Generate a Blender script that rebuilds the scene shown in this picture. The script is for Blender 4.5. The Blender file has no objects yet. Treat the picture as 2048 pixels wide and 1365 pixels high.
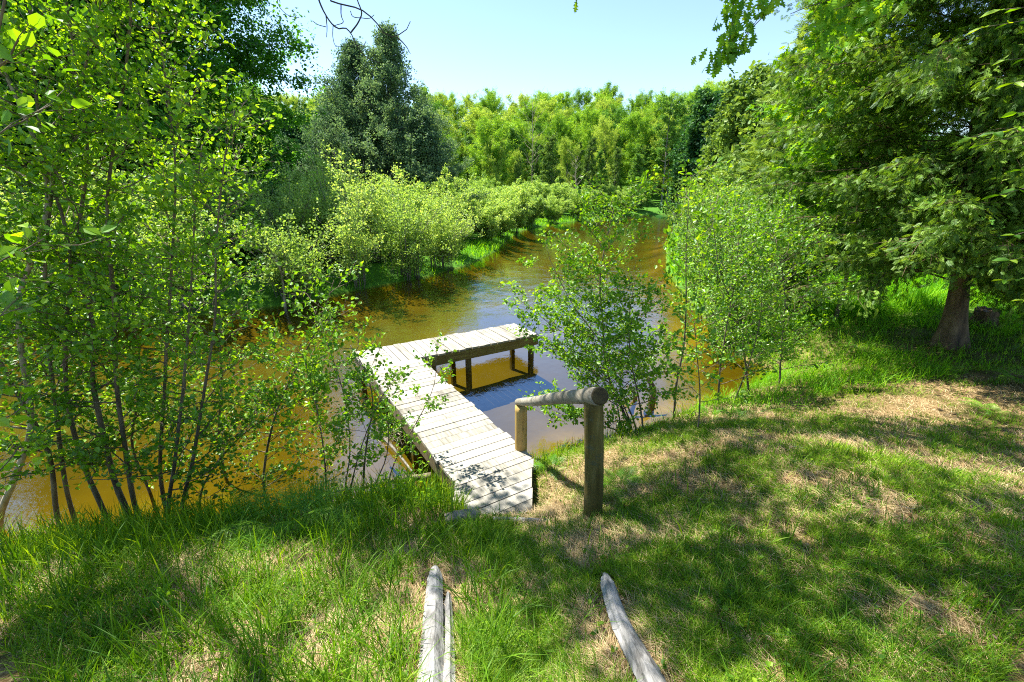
import bpy, math
import numpy as np
from mathutils import Vector, Matrix
from math import radians, sin, cos, pi, tan, atan2

# ------------------------------------------------------------------ scene, camera, sky, sun, exposure
SC = bpy.context.scene
COL = SC.collection
CAMZ = 3.3
F = 870.0                                   # focal length in photo pixels (2048 wide)
PITCH = math.atan((682 - 384) / F)
cam = bpy.data.cameras.new('camera'); camo = bpy.data.objects.new('camera', cam); COL.objects.link(camo)
camo.location = (0, 0, CAMZ); camo.rotation_euler = (pi / 2 - PITCH, 0, 0)
cam.sensor_width = 36; cam.lens = F / 2048 * 36; cam.clip_start = 0.05; cam.clip_end = 3000
SC.camera = camo
SUN_EL = radians(60); SUN_AZ = radians(52)  # azimuth measured to the left of the view direction
SUNV = np.array([-sin(SUN_AZ) * cos(SUN_EL), cos(SUN_AZ) * cos(SUN_EL), sin(SUN_EL)])
world = bpy.data.worlds.new("World"); SC.world = world; world.use_nodes = True
wn = world.node_tree; bg = wn.nodes['Background']
sky = wn.nodes.new('ShaderNodeTexSky'); sky.sky_type = 'NISHITA'; sky.sun_disc = False
sky.sun_elevation = SUN_EL; sky.sun_rotation = -SUN_AZ
sky.air_density = 1.0; sky.dust_density = 0.1; sky.ozone_density = 1.8; sky.altitude = 200
wn.links.new(sky.outputs[0], bg.inputs[0]); bg.inputs[1].default_value = 0.09
sl = bpy.data.lights.new('sun', 'SUN'); sl.energy = 5.0; sl.angle = radians(0.5); sl.color = (1.0, 0.95, 0.86)
so = bpy.data.objects.new('sun', sl); COL.objects.link(so)
so.rotation_euler = Vector(SUNV).to_track_quat('Z', 'Y').to_euler()
SC.view_settings.view_transform = 'Standard'; SC.view_settings.look = 'None'
SC.view_settings.exposure = 1.68; SC.view_settings.gamma = 1
cy = SC.cycles
cy.max_bounces = 8; cy.diffuse_bounces = 5; cy.glossy_bounces = 2; cy.transmission_bounces = 4
cy.transparent_max_bounces = 8; cy.caustics_reflective = False; cy.caustics_refractive = False
cy.use_denoising = False; cy.use_adaptive_sampling = True; cy.adaptive_threshold = 0.01; cy.sample_clamp_indirect = 10; cy.filter_width = 1.1

# ------------------------------------------------------------------ helpers
def ray(px, py):
    c = (px - 1024.0, F, -(py - 682.0))
    return np.array([c[0], c[1] * cos(PITCH) + c[2] * sin(PITCH), -c[1] * sin(PITCH) + c[2] * cos(PITCH)])
def W(px, py, Y):
    d = ray(px, py); t = Y / d[1]
    return np.array([d[0] * t, Y, CAMZ + d[2] * t])
def WZ(px, py, z):
    d = ray(px, py); t = (z - CAMZ) / d[2]
    return np.array([d[0] * t, d[1] * t, z])

def _hash(ix, iy, s):
    n = (ix.astype(np.int64) * 374761393 + iy.astype(np.int64) * 668265263 + s * 974634777) & 0x7fffffff
    n = (n ^ (n >> 13)) * 1274126177 & 0x7fffffff
    n = (n ^ (n >> 16)) & 0x7fffffff
    return n / float(0x7fffffff)
def noise(x, y, s=0):
    x = np.asarray(x, float); y = np.asarray(y, float)
    ix = np.floor(x); iy = np.floor(y); fx = x - ix; fy = y - iy
    fx = fx * fx * (3 - 2 * fx); fy = fy * fy * (3 - 2 * fy)
    a = _hash(ix, iy, s); b = _hash(ix + 1, iy, s); c = _hash(ix, iy + 1, s); d = _hash(ix + 1, iy + 1, s)
    return (a * (1 - fx) + b * fx) * (1 - fy) + (c * (1 - fx) + d * fx) * fy
def fbm(x, y, s=0, o=3):
    r = 0; a = 0.5; t = 0
    for i in range(o):
        r = r + a * noise(x * 2 ** i, y * 2 ** i, s + i * 7); t += a; a *= 0.5
    return r / t
def sstep(a, b, x):
    t = np.clip((np.asarray(x, float) - a) / (b - a), 0, 1); return t * t * (3 - 2 * t)
def nrm(v):
    return v / np.maximum(np.linalg.norm(v, axis=-1, keepdims=True), 1e-9)

class Acc:
    """collects vertices and faces, linked as one mesh object"""
    def __init__(s): s.v = []; s.f = {}; s.n = 0; s.t = {}
    def add(s, V, Fs, tint=None):
        Fs = np.asarray(Fs, np.int64); k = Fs.shape[1]
        s.v.append(np.asarray(V, np.float32)); s.f.setdefault(k, []).append(Fs + s.n)
        s.t.setdefault(k, []).append(np.full(len(Fs), 0.5, np.float32) if tint is None else np.asarray(tint, np.float32))
        s.n += len(V)
    def tube(s, pts, rad, sides=6, cap=True, wob=0, rng=None):
        pts = np.asarray(pts, float); n = len(pts); rad = np.broadcast_to(np.asarray(rad, float), (n,))
        tg = np.gradient(pts, axis=0); tg = nrm(tg)
        ref = np.array([0.31, 0.17, 0.93]) if abs(tg[:, 2]).mean() < 0.7 else np.array([0.97, 0.2, 0.1])
        u = nrm(np.cross(tg, ref)); w = np.cross(tg, u)
        a = np.arange(sides) * 2 * pi / sides
        rr = rad[:, None] * np.ones(sides)
        if wob and rng is not None: rr = rr * (1 + wob * rng.standard_normal((n, sides)))
        V = pts[:, None, :] + rr[..., None] * (np.cos(a)[None, :, None] * u[:, None, :] + np.sin(a)[None, :, None] * w[:, None, :])
        i = np.arange(n - 1)[:, None] * sides; j = np.arange(sides)[None, :]; jn = (j + 1) % sides
        Q = np.stack([i + j, i + jn, i + sides + jn, i + sides + j], -1).reshape(-1, 4)
        s.add(V.reshape(-1, 3), Q)
        if cap:
            for base, rev in ((0, True), ((n - 1) * sides, False)):
                c = np.arange(sides) + base
                if rev: c = c[::-1]
                s.f.setdefault(sides, []).append((c + s.n - n * sides)[None, :]); s.t.setdefault(sides, []).append(np.array([0.5], np.float32))
    def box(s, c, ax, ay, az, hx, hy, hz, bev=0.0):
        c = np.asarray(c, float); ax, ay, az = (np.asarray(q, float) for q in (ax, ay, az))
        if bev:
            V = []
            for z, k in ((-hz, 1), (-hz + bev, 0), (hz - bev, 0), (hz, 1)):
                for x, y in ((-1, -1), (1, -1), (1, 1), (-1, 1)):
                    V.append(c + ax * x * (hx - bev * k) + ay * y * (hy - bev * k) + az * z)
            Fs = [(3, 2, 1, 0), (12, 13, 14, 15)]
            for l in range(3):
                for q in range(4):
                    Fs.append((l * 4 + q, l * 4 + (q + 1) % 4, l * 4 + 4 + (q + 1) % 4, l * 4 + 4 + q))
        else:
            V = [c + ax * x * hx + ay * y * hy + az * z * hz for z in (-1, 1) for x, y in ((-1, -1), (1, -1), (1, 1), (-1, 1))]
            Fs = [(3, 2, 1, 0), (4, 5, 6, 7), (0, 1, 5, 4), (1, 2, 6, 5), (2, 3, 7, 6), (3, 0, 4, 7)]
        s.add(np.array(V), np.array(Fs))
    def leaves(s, T, Fs, P, D, N, S, tint=None, rng=None):
        """stamp a leaf template (verts T: x along, y across, z up; faces Fs) at points P"""
        m = len(P)
        if m == 0: return
        D = nrm(D); B = nrm(np.cross(N, D)); N = np.cross(D, B)
        S = np.broadcast_to(np.asarray(S, float), (m,))[:, None, None]
        V = P[:, None, :] + S * (T[None, :, 0:1] * D[:, None, :] + T[None, :, 1:2] * B[:, None, :] + T[None, :, 2:3] * N[:, None, :])
        k = len(T)
        if tint is None: tint = (rng or np.random.default_rng(1)).random(m)
        V = V.reshape(-1, 3).astype(np.float32)
        s.v.append(V)
        off = (np.arange(m) * k)[:, None, None] + s.n
        by = {}
        for f in Fs: by.setdefault(len(f), []).append(f)
        for kk, fl in by.items():
            A = (np.array(fl)[None] + off).reshape(-1, kk)
            s.f.setdefault(kk, []).append(A); s.t.setdefault(kk, []).append(np.repeat(np.asarray(tint, np.float32), len(fl)))
        s.n += m * k
    def mesh(s, name, mat, smooth=False):
        V = np.concatenate(s.v).astype(np.float32)
        me = bpy.data.meshes.new(name)
        me.vertices.add(len(V)); me.vertices.foreach_set('co', V.ravel())
        loops = []; starts = []; tints = []; o = 0
        for k in sorted(s.f):
            A = np.concatenate(s.f[k]); loops.append(A.ravel())
            starts.append(o + np.arange(len(A)) * k); o += A.size; tints.append(np.concatenate(s.t[k]))
        L = np.concatenate(loops).astype(np.int32); ST = np.concatenate(starts).astype(np.int32)
        me.loops.add(len(L)); me.loops.foreach_set('vertex_index', L)
        me.polygons.add(len(ST)); me.polygons.foreach_set('loop_start', ST)
        me.update(calc_edges=True)
        at = me.attributes.new('tint', 'FLOAT', 'FACE'); at.data.foreach_set('value', np.concatenate(tints).astype(np.float32))
        me.polygons.foreach_set('use_smooth', np.full(len(ST), smooth))
        me.materials.append(mat)
        return me
    def obj(s, name, mat, parent=None, smooth=False, loc=None):
        o = bpy.data.objects.new(name, s.mesh(name, mat, smooth)); COL.objects.link(o)
        if parent is not None: o.parent = parent
        if loc is not None: o.location = loc
        return o

def empty(name, loc=(0, 0, 0), rz=0, sc=1.0):
    o = bpy.data.objects.new(name, None); COL.objects.link(o); o.location = loc; o.rotation_euler = (0, 0, rz)
    o.scale = (sc, sc, sc); o.empty_display_size = 0.2
    return o
def tag(o, label, cat, group=None, kind=None):
    if label: o['label'] = label
    if cat: o['category'] = cat
    if group: o['group'] = group
    if kind: o['kind'] = kind
    return o
def dup(root, loc, rz=0.0, sc=(1, 1, 1), label=None, group=None, name=None):
    r = root.copy(); COL.objects.link(r); r.location = loc; r.rotation_euler = (0, 0, rz); r.scale = sc
    if name: r.name = name
    if label: r['label'] = label
    if group: r['group'] = group
    for ch in list(root.children):
        c = ch.copy(); COL.objects.link(c); c.parent = r
    return r

# ------------------------------------------------------------------ materials
def mat(name):
    m = bpy.data.materials.new(name); m.use_nodes = True; nt = m.node_tree; nt.nodes.clear()
    out = nt.nodes.new('ShaderNodeOutputMaterial'); return m, nt, out
def N(nt, t, **kw):
    n = nt.nodes.new(t)
    for k, v in kw.items(): setattr(n, k, v)
    return n
def ramp(nt, src, stops):
    r = N(nt, 'ShaderNodeValToRGB'); e = r.color_ramp.elements
    while len(e) < len(stops): e.new(0.5)
    for q, (p, c) in zip(e, stops): q.position = p; q.color = (*c, 1)
    nt.links.new(src, r.inputs[0]); return r.outputs[0]
def tnoise(nt, scale, vec=None, detail=4, rough=0.55, coord='Object', sc=None):
    if vec is None:
        tc = N(nt, 'ShaderNodeTexCoord'); vec = tc.outputs[coord]
    if sc:
        mp = N(nt, 'ShaderNodeMapping'); mp.inputs['Scale'].default_value = sc; nt.links.new(vec, mp.inputs[0]); vec = mp.outputs[0]
    n = N(nt, 'ShaderNodeTexNoise'); n.inputs['Scale'].default_value = scale; n.inputs['Detail'].default_value = detail; n.inputs['Roughness'].default_value = rough
    nt.links.new(vec, n.inputs['Vector']); return n.outputs[0]
def bump(nt, src, strength, dist):
    b = N(nt, 'ShaderNodeBump'); b.inputs['Strength'].default_value = strength; b.inputs['Distance'].default_value = dist
    nt.links.new(src, b.inputs['Height']); return b.outputs[0]

def leaf_mat(name, cols, trans=0.45, tcol=(1.5, 1.35, 0.5), gloss=0.06, rough=0.35, nscale=0.6):
    """cols: dark, mid, light leaf colour, by leaf"""
    m, nt, out = mat(name); L = nt.links.new
    a = N(nt, 'ShaderNodeAttribute'); a.attribute_name = 'tint'
    geo = N(nt, 'ShaderNodeNewGeometry')
    big = tnoise(nt, nscale, geo.outputs['Position'], 2)
    ad = N(nt, 'ShaderNodeMath', operation='MULTIPLY_ADD'); L(big, ad.inputs[0]); ad.inputs[1].default_value = 0.9; ad.inputs[2].default_value = -0.45
    s2 = N(nt, 'ShaderNodeMath', operation='ADD'); L(a.outputs['Fac'], s2.inputs[0]); L(ad.outputs[0], s2.inputs[1])
    oi = N(nt, 'ShaderNodeObjectInfo')
    s3 = N(nt, 'ShaderNodeMath', operation='MULTIPLY_ADD'); L(oi.outputs['Random'], s3.inputs[0]); s3.inputs[1].default_value = 0.5; L(s2.outputs[0], s3.inputs[2])
    s4 = N(nt, 'ShaderNodeMath', operation='SUBTRACT'); L(s3.outputs[0], s4.inputs[0]); s4.inputs[1].default_value = 0.25
    c = ramp(nt, s4.outputs[0], [(0.0, cols[0]), (0.5, cols[1]), (1.0, cols[2])])
    d = N(nt, 'ShaderNodeBsdfDiffuse'); L(c, d.inputs[0])
    tm = N(nt, 'ShaderNodeMix', data_type='RGBA', blend_type='MULTIPLY'); tm.inputs[0].default_value = 1; L(c, tm.inputs[6]); tm.inputs[7].default_value = (*tcol, 1)
    t = N(nt, 'ShaderNodeBsdfTranslucent'); L(tm.outputs[2], t.inputs[0])
    mx = N(nt, 'ShaderNodeMixShader'); mx.inputs[0].default_value = trans; L(d.outputs[0], mx.inputs[1]); L(t.outputs[0], mx.inputs[2])
    g = N(nt, 'ShaderNodeBsdfGlossy'); g.inputs['Roughness'].default_value = rough; g.inputs[0].default_value = (0.9, 0.95, 1, 1)
    m2 = N(nt, 'ShaderNodeMixShader'); m2.inputs[0].default_value = gloss; L(mx.outputs[0], m2.inputs[1]); L(g.outputs[0], m2.inputs[2])
    L(m2.outputs[0], out.inputs[0]); return m

def bark_mat(name, c1, c2, c3, scale=14):
    m, nt, out = mat(name); L = nt.links.new
    a = tnoise(nt, scale, sc=(1, 1, 0.25), detail=6); c = ramp(nt, a, [(0.3, c1), (0.5, c2), (0.72, c3)])
    p = N(nt, 'ShaderNodeBsdfPrincipled'); p.inputs['Roughness'].default_value = 0.85; L(c, p.inputs[0]); L(bump(nt, a, 0.6, 0.02), p.inputs['Normal']); L(p.outputs[0], out.inputs[0]); return m

def wood_mat(name, cols, scale, stretch, bumpd=0.004, tintmix=0.25, rough=0.75, knots=True, speck=None):
    """weathered timber: grain stretched along one object axis, each board its own tone"""
    m, nt, out = mat(name); L = nt.links.new
    a = N(nt, 'ShaderNodeAttribute'); a.attribute_name = 'tint'
    tc = N(nt, 'ShaderNodeTexCoord')
    ofs = N(nt, 'ShaderNodeVectorMath', operation='ADD'); cmb = N(nt, 'ShaderNodeCombineXYZ')
    ml = N(nt, 'ShaderNodeMath', operation='MULTIPLY'); L(a.outputs['Fac'], ml.inputs[0]); ml.inputs[1].default_value = 37
    for q in range(3): L(ml.outputs[0], cmb.inputs[q])
    L(tc.outputs['Object'], ofs.inputs[0]); L(cmb.outputs[0], ofs.inputs[1])
    g = tnoise(nt, scale, ofs.outputs[0], 8, 0.7, sc=stretch)
    b = tnoise(nt, 2.2, ofs.outputs[0], 5, 0.6)
    mx = N(nt, 'ShaderNodeMath', operation='MULTIPLY_ADD'); L(b, mx.inputs[0]); mx.inputs[1].default_value = 0.6; L(g, mx.inputs[2])
    m3 = N(nt, 'ShaderNodeMath', operation='MULTIPLY_ADD'); L(a.outputs['Fac'], m3.inputs[0]); m3.inputs[1].default_value = tintmix; L(mx.outputs[0], m3.inputs[2])
    sb = N(nt, 'ShaderNodeMath', operation='SUBTRACT'); L(m3.outputs[0], sb.inputs[0]); sb.inputs[1].default_value = 0.3 + tintmix * 0.5
    c = ramp(nt, sb.outputs[0], [(0.2, cols[0]), (0.42, cols[1]), (0.58, cols[2]), (0.8, cols[3])])
    if speck:
        sp = tnoise(nt, 9, detail=7, rough=0.75); sr = ramp(nt, sp, [(0.56, (0, 0, 0)), (0.66, (1, 1, 1))])
        k = N(nt, 'ShaderNodeMix', data_type='RGBA'); L(sr, k.inputs[0]); L(c, k.inputs[6]); k.inputs[7].default_value = (*speck, 1); c = k.outputs[2]
    p = N(nt, 'ShaderNodeBsdfPrincipled'); p.inputs['Roughness'].default_value = rough; p.inputs['Specular IOR Level'].default_value = 0.25
    L(c, p.inputs[0]); L(bump(nt, g, 0.8, bumpd), p.inputs['Normal']); L(p.outputs[0], out.inputs[0]); return m

M = {}
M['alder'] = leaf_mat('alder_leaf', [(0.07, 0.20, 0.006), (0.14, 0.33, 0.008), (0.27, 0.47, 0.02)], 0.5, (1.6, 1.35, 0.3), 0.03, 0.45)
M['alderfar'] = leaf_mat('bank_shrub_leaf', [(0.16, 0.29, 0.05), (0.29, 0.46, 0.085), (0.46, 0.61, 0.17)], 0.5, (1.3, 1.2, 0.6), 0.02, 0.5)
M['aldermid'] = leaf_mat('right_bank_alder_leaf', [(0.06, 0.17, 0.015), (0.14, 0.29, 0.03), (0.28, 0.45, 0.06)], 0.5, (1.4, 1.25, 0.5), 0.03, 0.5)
M['maple'] = leaf_mat('maple_leaf', [(0.025, 0.11, 0.010), (0.065, 0.23, 0.016), (0.16, 0.38, 0.025)], 0.45, (1.5, 1.4, 0.4), 0.02, 0.5)
M['oak'] = leaf_mat('oak_leaf', [(0.07, 0.22, 0.006), (0.16, 0.38, 0.010), (0.32, 0.52, 0.02)], 0.5, (1.6, 1.3, 0.3), 0.02, 0.5)
M['cedar'] = leaf_mat('cedar_spray', [(0.04, 0.105, 0.010), (0.12, 0.235, 0.022), (0.26, 0.41, 0.055)], 0.42, (1.4, 1.3, 0.4), 0.015, 0.5)
M['cedarfar'] = leaf_mat('far_cedar_spray', [(0.06, 0.12, 0.025), (0.13, 0.23, 0.04), (0.25, 0.36, 0.07)], 0.35, (1.3, 1.25, 0.5), 0.015, 0.5)
M['cedargrey'] = leaf_mat('grey_green_cedar_spray', [(0.06, 0.125, 0.07), (0.12, 0.21, 0.105), (0.21, 0.31, 0.14)], 0.4, (1.2, 1.2, 0.7), 0.015, 0.5)
M['cedardark'] = leaf_mat('dark_cedar_spray', [(0.015, 0.06, 0.02), (0.035, 0.12, 0.03), (0.085, 0.19, 0.04)], 0.3, (1.2, 1.25, 0.6), 0.015, 0.5)
M['forest'] = leaf_mat('forest_leaf', [(0.10, 0.24, 0.02), (0.21, 0.41, 0.04), (0.35, 0.56, 0.08)], 0.45, (1.4, 1.2, 0.4), 0.01, nscale=0.15)
M['forestdark'] = leaf_mat('darker_forest_leaf', [(0.04, 0.13, 0.02), (0.10, 0.25, 0.03), (0.19, 0.38, 0.05)], 0.4, (1.3, 1.2, 0.5), 0.01, nscale=0.15)
M['forestpale'] = leaf_mat('pale_forest_leaf', [(0.17, 0.28, 0.04), (0.30, 0.44, 0.07), (0.46, 0.58, 0.12)], 0.45, (1.3, 1.2, 0.5), 0.01, nscale=0.15)
M['pine'] = leaf_mat('pine_needle', [(0.05, 0.14, 0.03), (0.12, 0.26, 0.04), (0.24, 0.38, 0.06)], 0.35, (1.3, 1.3, 0.5), 0.01)
M['pinesoft'] = leaf_mat('young_pine_needle', [(0.08, 0.22, 0.015), (0.16, 0.36, 0.02), (0.28, 0.48, 0.04)], 0.4, (1.3, 1.3, 0.5), 0.01)
M['fern'] = leaf_mat('fern_frond', [(0.06, 0.20, 0.015), (0.14, 0.34, 0.025), (0.26, 0.48, 0.04)], 0.45, (1.5, 1.3, 0.4), 0.02)
M['grass'] = leaf_mat('grass_blade', [(0.045, 0.135, 0.005), (0.125, 0.27, 0.010), (0.28, 0.43, 0.022)], 0.45, (1.4, 1.3, 0.3), 0.012, 0.5, nscale=1.2)
M['sedge'] = leaf_mat('sedge_blade', [(0.06, 0.24, 0.004), (0.15, 0.42, 0.008), (0.30, 0.56, 0.02)], 0.5, (1.4, 1.25, 0.3), 0.012, 0.5, nscale=1.0)
M['straw'] = leaf_mat('dead_grass', [(0.14, 0.085, 0.028), (0.42, 0.29, 0.14), (0.68, 0.53, 0.30)], 0.2, (1.1, 1.0, 0.7), 0.01, 0.5, nscale=1.5)
M['deadleaf'] = leaf_mat('dead_leaf', [(0.12, 0.06, 0.025), (0.30, 0.17, 0.08), (0.50, 0.36, 0.22)], 0.2, (1.1, 1.0, 0.7), 0.03)
M['bark'] = bark_mat('alder_bark', (0.05, 0.035, 0.022), (0.13, 0.10, 0.065), (0.25, 0.20, 0.14))
M['palebark'] = bark_mat('pale_bark', (0.16, 0.12, 0.08), (0.32, 0.27, 0.19), (0.5, 0.45, 0.34))
M['cedarbark'] = bark_mat('cedar_bark', (0.03, 0.018, 0.010), (0.11, 0.07, 0.035), (0.22, 0.15, 0.08), 9)
M['darkbark'] = bark_mat('dark_twig', (0.02, 0.014, 0.012), (0.04, 0.03, 0.026), (0.08, 0.065, 0.055))
M['greybark'] = bark_mat('grey_bark', (0.09, 0.08, 0.065), (0.16, 0.145, 0.12), (0.28, 0.26, 0.22))
M['deck'] = wood_mat('weathered_deck_board', [(0.11, 0.10, 0.08), (0.24, 0.225, 0.185), (0.33, 0.31, 0.265), (0.41, 0.39, 0.34)], 30, (1, 0.06, 1), 0.003, 0.22)
M['fascia'] = wood_mat('treated_joist', [(0.09, 0.065, 0.02), (0.17, 0.13, 0.04), (0.23, 0.18, 0.065), (0.32, 0.26, 0.11)], 24, (0.08, 1, 1), 0.003, 0.2)
M['pile'] = wood_mat('dock_pile_wood', [(0.04, 0.03, 0.012), (0.10, 0.075, 0.03), (0.15, 0.115, 0.05), (0.22, 0.17, 0.08)], 24, (1, 1, 0.08), 0.003, 0.2)
M['logpost'] = wood_mat('peeled_log', [(0.12, 0.075, 0.02), (0.26, 0.165, 0.045), (0.36, 0.24, 0.07), (0.45, 0.33, 0.13)], 26, (1, 1, 0.07), 0.004, 0.2, speck=(0.10, 0.085, 0.045))
M['lichen'] = wood_mat('lichen_covered_log', [(0.025, 0.02, 0.005), (0.085, 0.065, 0.014), (0.14, 0.11, 0.028), (0.23, 0.19, 0.07)], 26, (1, 1, 0.07), 0.005, 0.2, speck=(0.08, 0.085, 0.045))
M['rail'] = wood_mat('grey_rail_log', [(0.07, 0.06, 0.045), (0.18, 0.16, 0.12), (0.27, 0.25, 0.20), (0.38, 0.35, 0.29)], 22, (1, 0.1, 1), 0.006, 0.2, speck=(0.17, 0.165, 0.14))
M['endgrain'] = wood_mat('dark_end_grain', [(0.01, 0.008, 0.003), (0.03, 0.022, 0.008), (0.055, 0.042, 0.014), (0.10, 0.08, 0.03)], 40, (1, 1, 1), 0.006, 0.2)
M['timber'] = wood_mat('split_grey_timber', [(0.04, 0.035, 0.03), (0.18, 0.175, 0.165), (0.31, 0.30, 0.29), (0.44, 0.43, 0.41)], 34, (1, 0.045, 1), 0.012, 0.3)

def ground_material():
    m, nt, out = mat('earth_and_thatch'); L = nt.links.new
    geo = N(nt, 'ShaderNodeNewGeometry'); P = geo.outputs['Position']
    sep = N(nt, 'ShaderNodeSeparateXYZ'); L(P, sep.inputs[0])
    n1 = tnoise(nt, 1.6, P, 6, 0.6); n2 = tnoise(nt, 38, P, 5, 0.65); n3 = tnoise(nt, 90, P, 3, 0.6, sc=(1, 0.25, 1))
    straw = ramp(nt, n3, [(0.3, (0.07, 0.04, 0.014)), (0.5, (0.19, 0.125, 0.055)), (0.68, (0.42, 0.31, 0.17))])
    soil = ramp(nt, n2, [(0.3, (0.018, 0.022, 0.004)), (0.6, (0.05, 0.055, 0.010)), (0.8, (0.12, 0.10, 0.025))])
    f1 = ramp(nt, n1, [(0.36, (0, 0, 0)), (0.58, (1, 1, 1))])
    mx = N(nt, 'ShaderNodeMix', data_type='RGBA'); L(f1, mx.inputs[0]); L(soil, mx.inputs[6]); L(straw, mx.inputs[7])
    # far away the meadow is green
    ln = N(nt, 'ShaderNodeVectorMath', operation='LENGTH'); L(P, ln.inputs[0])
    mr = N(nt, 'ShaderNodeMapRange'); L(ln.outputs['Value'], mr.inputs[0]); mr.inputs[1].default_value = 9; mr.inputs[2].default_value = 14
    g = ramp(nt, n2, [(0.3, (0.03, 0.10, 0.01)), (0.7, (0.09, 0.22, 0.02))])
    m2 = N(nt, 'ShaderNodeMix', data_type='RGBA'); L(mr.outputs[0], m2.inputs[0]); L(mx.outputs[2], m2.inputs[6]); L(g, m2.inputs[7])
    # sand of the river bed, painted darker with depth for light lost in water
    s1 = tnoise(nt, 0.55, P, 2.5, 0.45, sc=(1, 0.8, 1)); s2 = tnoise(nt, 9, P, 3, 0.5)
    sand = ramp(nt, s1, [(0.30, (0.075, 0.056, 0.004)), (0.5, (0.14, 0.102, 0.007)), (0.7, (0.24, 0.172, 0.014))])
    sd = N(nt, 'ShaderNodeMix', data_type='RGBA', blend_type='MULTIPLY'); sd.inputs[0].default_value = 0.22; L(sand, sd.inputs[6]); L(ramp(nt, s2, [(0.3, (0.5, 0.5, 0.5)), (0.7, (1.2, 1.2, 1.2))]), sd.inputs[7])
    mz = N(nt, 'ShaderNodeMapRange'); L(sep.outputs[2], mz.inputs[0]); mz.inputs[1].default_value = 0.05; mz.inputs[2].default_value = -0.06
    m3 = N(nt, 'ShaderNodeMix', data_type='RGBA'); L(mz.outputs[0], m3.inputs[0]); L(m2.outputs[2], m3.inputs[6]); L(sd.outputs[2], m3.inputs[7])
    dz = N(nt, 'ShaderNodeMapRange'); L(sep.outputs[2], dz.inputs[0]); dz.inputs[1].default_value = -0.30; dz.inputs[2].default_value = -0.58; dz.inputs[3].default_value = 0.0; dz.inputs[4].default_value = 0.75
    depth_shade = N(nt, 'ShaderNodeMix', data_type='RGBA'); L(dz.outputs[0], depth_shade.inputs[0]); L(sd.outputs[2], depth_shade.inputs[6]); depth_shade.inputs[7].default_value = (0.06, 0.048, 0.014, 1); L(depth_shade.outputs[2], m3.inputs[7])  # deep channel mixed darker, in place of light absorbed by the water
    p = N(nt, 'ShaderNodeBsdfPrincipled'); p.inputs['Roughness'].default_value = 0.95; p.inputs['Specular IOR Level'].default_value = 0.1
    L(m3.outputs[2], p.inputs[0]); bm = bump(nt, n2, 0.7, 0.03); bs = N(nt, 'ShaderNodeMapRange'); L(sep.outputs[2], bs.inputs[0]); bs.inputs[1].default_value = 0.05; bs.inputs[2].default_value = -0.05; bs.inputs[3].default_value = 0.7; bs.inputs[4].default_value = 0.12; L(bs.outputs[0], bm.node.inputs['Strength']); L(bm, p.inputs['Normal']); L(p.outputs[0], out.inputs[0]); return m
M['ground'] = ground_material()

def water_material():
    m, nt, out = mat('tannin_river_water'); L = nt.links.new
    geo = N(nt, 'ShaderNodeNewGeometry'); P = geo.outputs['Position']
    a = tnoise(nt, 1.5, P, 3, 0.5, sc=(1.0, 0.7, 1)); b = tnoise(nt, 9, P, 4, 0.6, sc=(1, 0.8, 1)); c = tnoise(nt, 34, P, 2, 0.5)
    b1 = N(nt, 'ShaderNodeBump'); b1.inputs['Strength'].default_value = 0.5; b1.inputs['Distance'].default_value = 0.04; L(a, b1.inputs['Height'])
    b2 = N(nt, 'ShaderNodeBump'); b2.inputs['Strength'].default_value = 0.5; b2.inputs['Distance'].default_value = 0.009; L(b, b2.inputs['Height']); L(b1.outputs[0], b2.inputs['Normal'])
    b3 = N(nt, 'ShaderNodeBump'); b3.inputs['Strength'].default_value = 0.45; b3.inputs['Distance'].default_value = 0.002; L(c, b3.inputs['Height']); L(b2.outputs[0], b3.inputs['Normal'])
    dt = N(nt, 'ShaderNodeVectorMath', operation='DOT_PRODUCT'); L(geo.outputs['Incoming'], dt.inputs[0]); L(geo.outputs['Normal'], dt.inputs[1])
    ab = N(nt, 'ShaderNodeMath', operation='ABSOLUTE'); L(dt.outputs['Value'], ab.inputs[0])
    om = N(nt, 'ShaderNodeMath', operation='SUBTRACT'); om.inputs[0].default_value = 1; L(ab.outputs[0], om.inputs[1])
    pw = N(nt, 'ShaderNodeMath', operation='POWER'); L(om.outputs[0], pw.inputs[0]); pw.inputs[1].default_value = 4.5
    fr = N(nt, 'ShaderNodeMath', operation='MULTIPLY_ADD'); L(pw.outputs[0], fr.inputs[0]); fr.inputs[1].default_value = 0.80; fr.inputs[2].default_value = 0.19
    t = N(nt, 'ShaderNodeBsdfTransparent'); t.inputs[0].default_value = (0.94, 0.88, 0.36, 1)
    g = N(nt, 'ShaderNodeBsdfGlossy'); g.inputs['Roughness'].default_value = 0.03; g.inputs[0].default_value = (0.58, 0.77, 1.0, 1); L(b3.outputs[0], g.inputs['Normal'])
    mx = N(nt, 'ShaderNodeMixShader'); L(fr.outputs[0], mx.inputs[0]); L(t.outputs[0], mx.inputs[1]); L(g.outputs[0], mx.inputs[2])
    L(mx.outputs[0], out.inputs[0]); return m
M['water'] = water_material()

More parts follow.
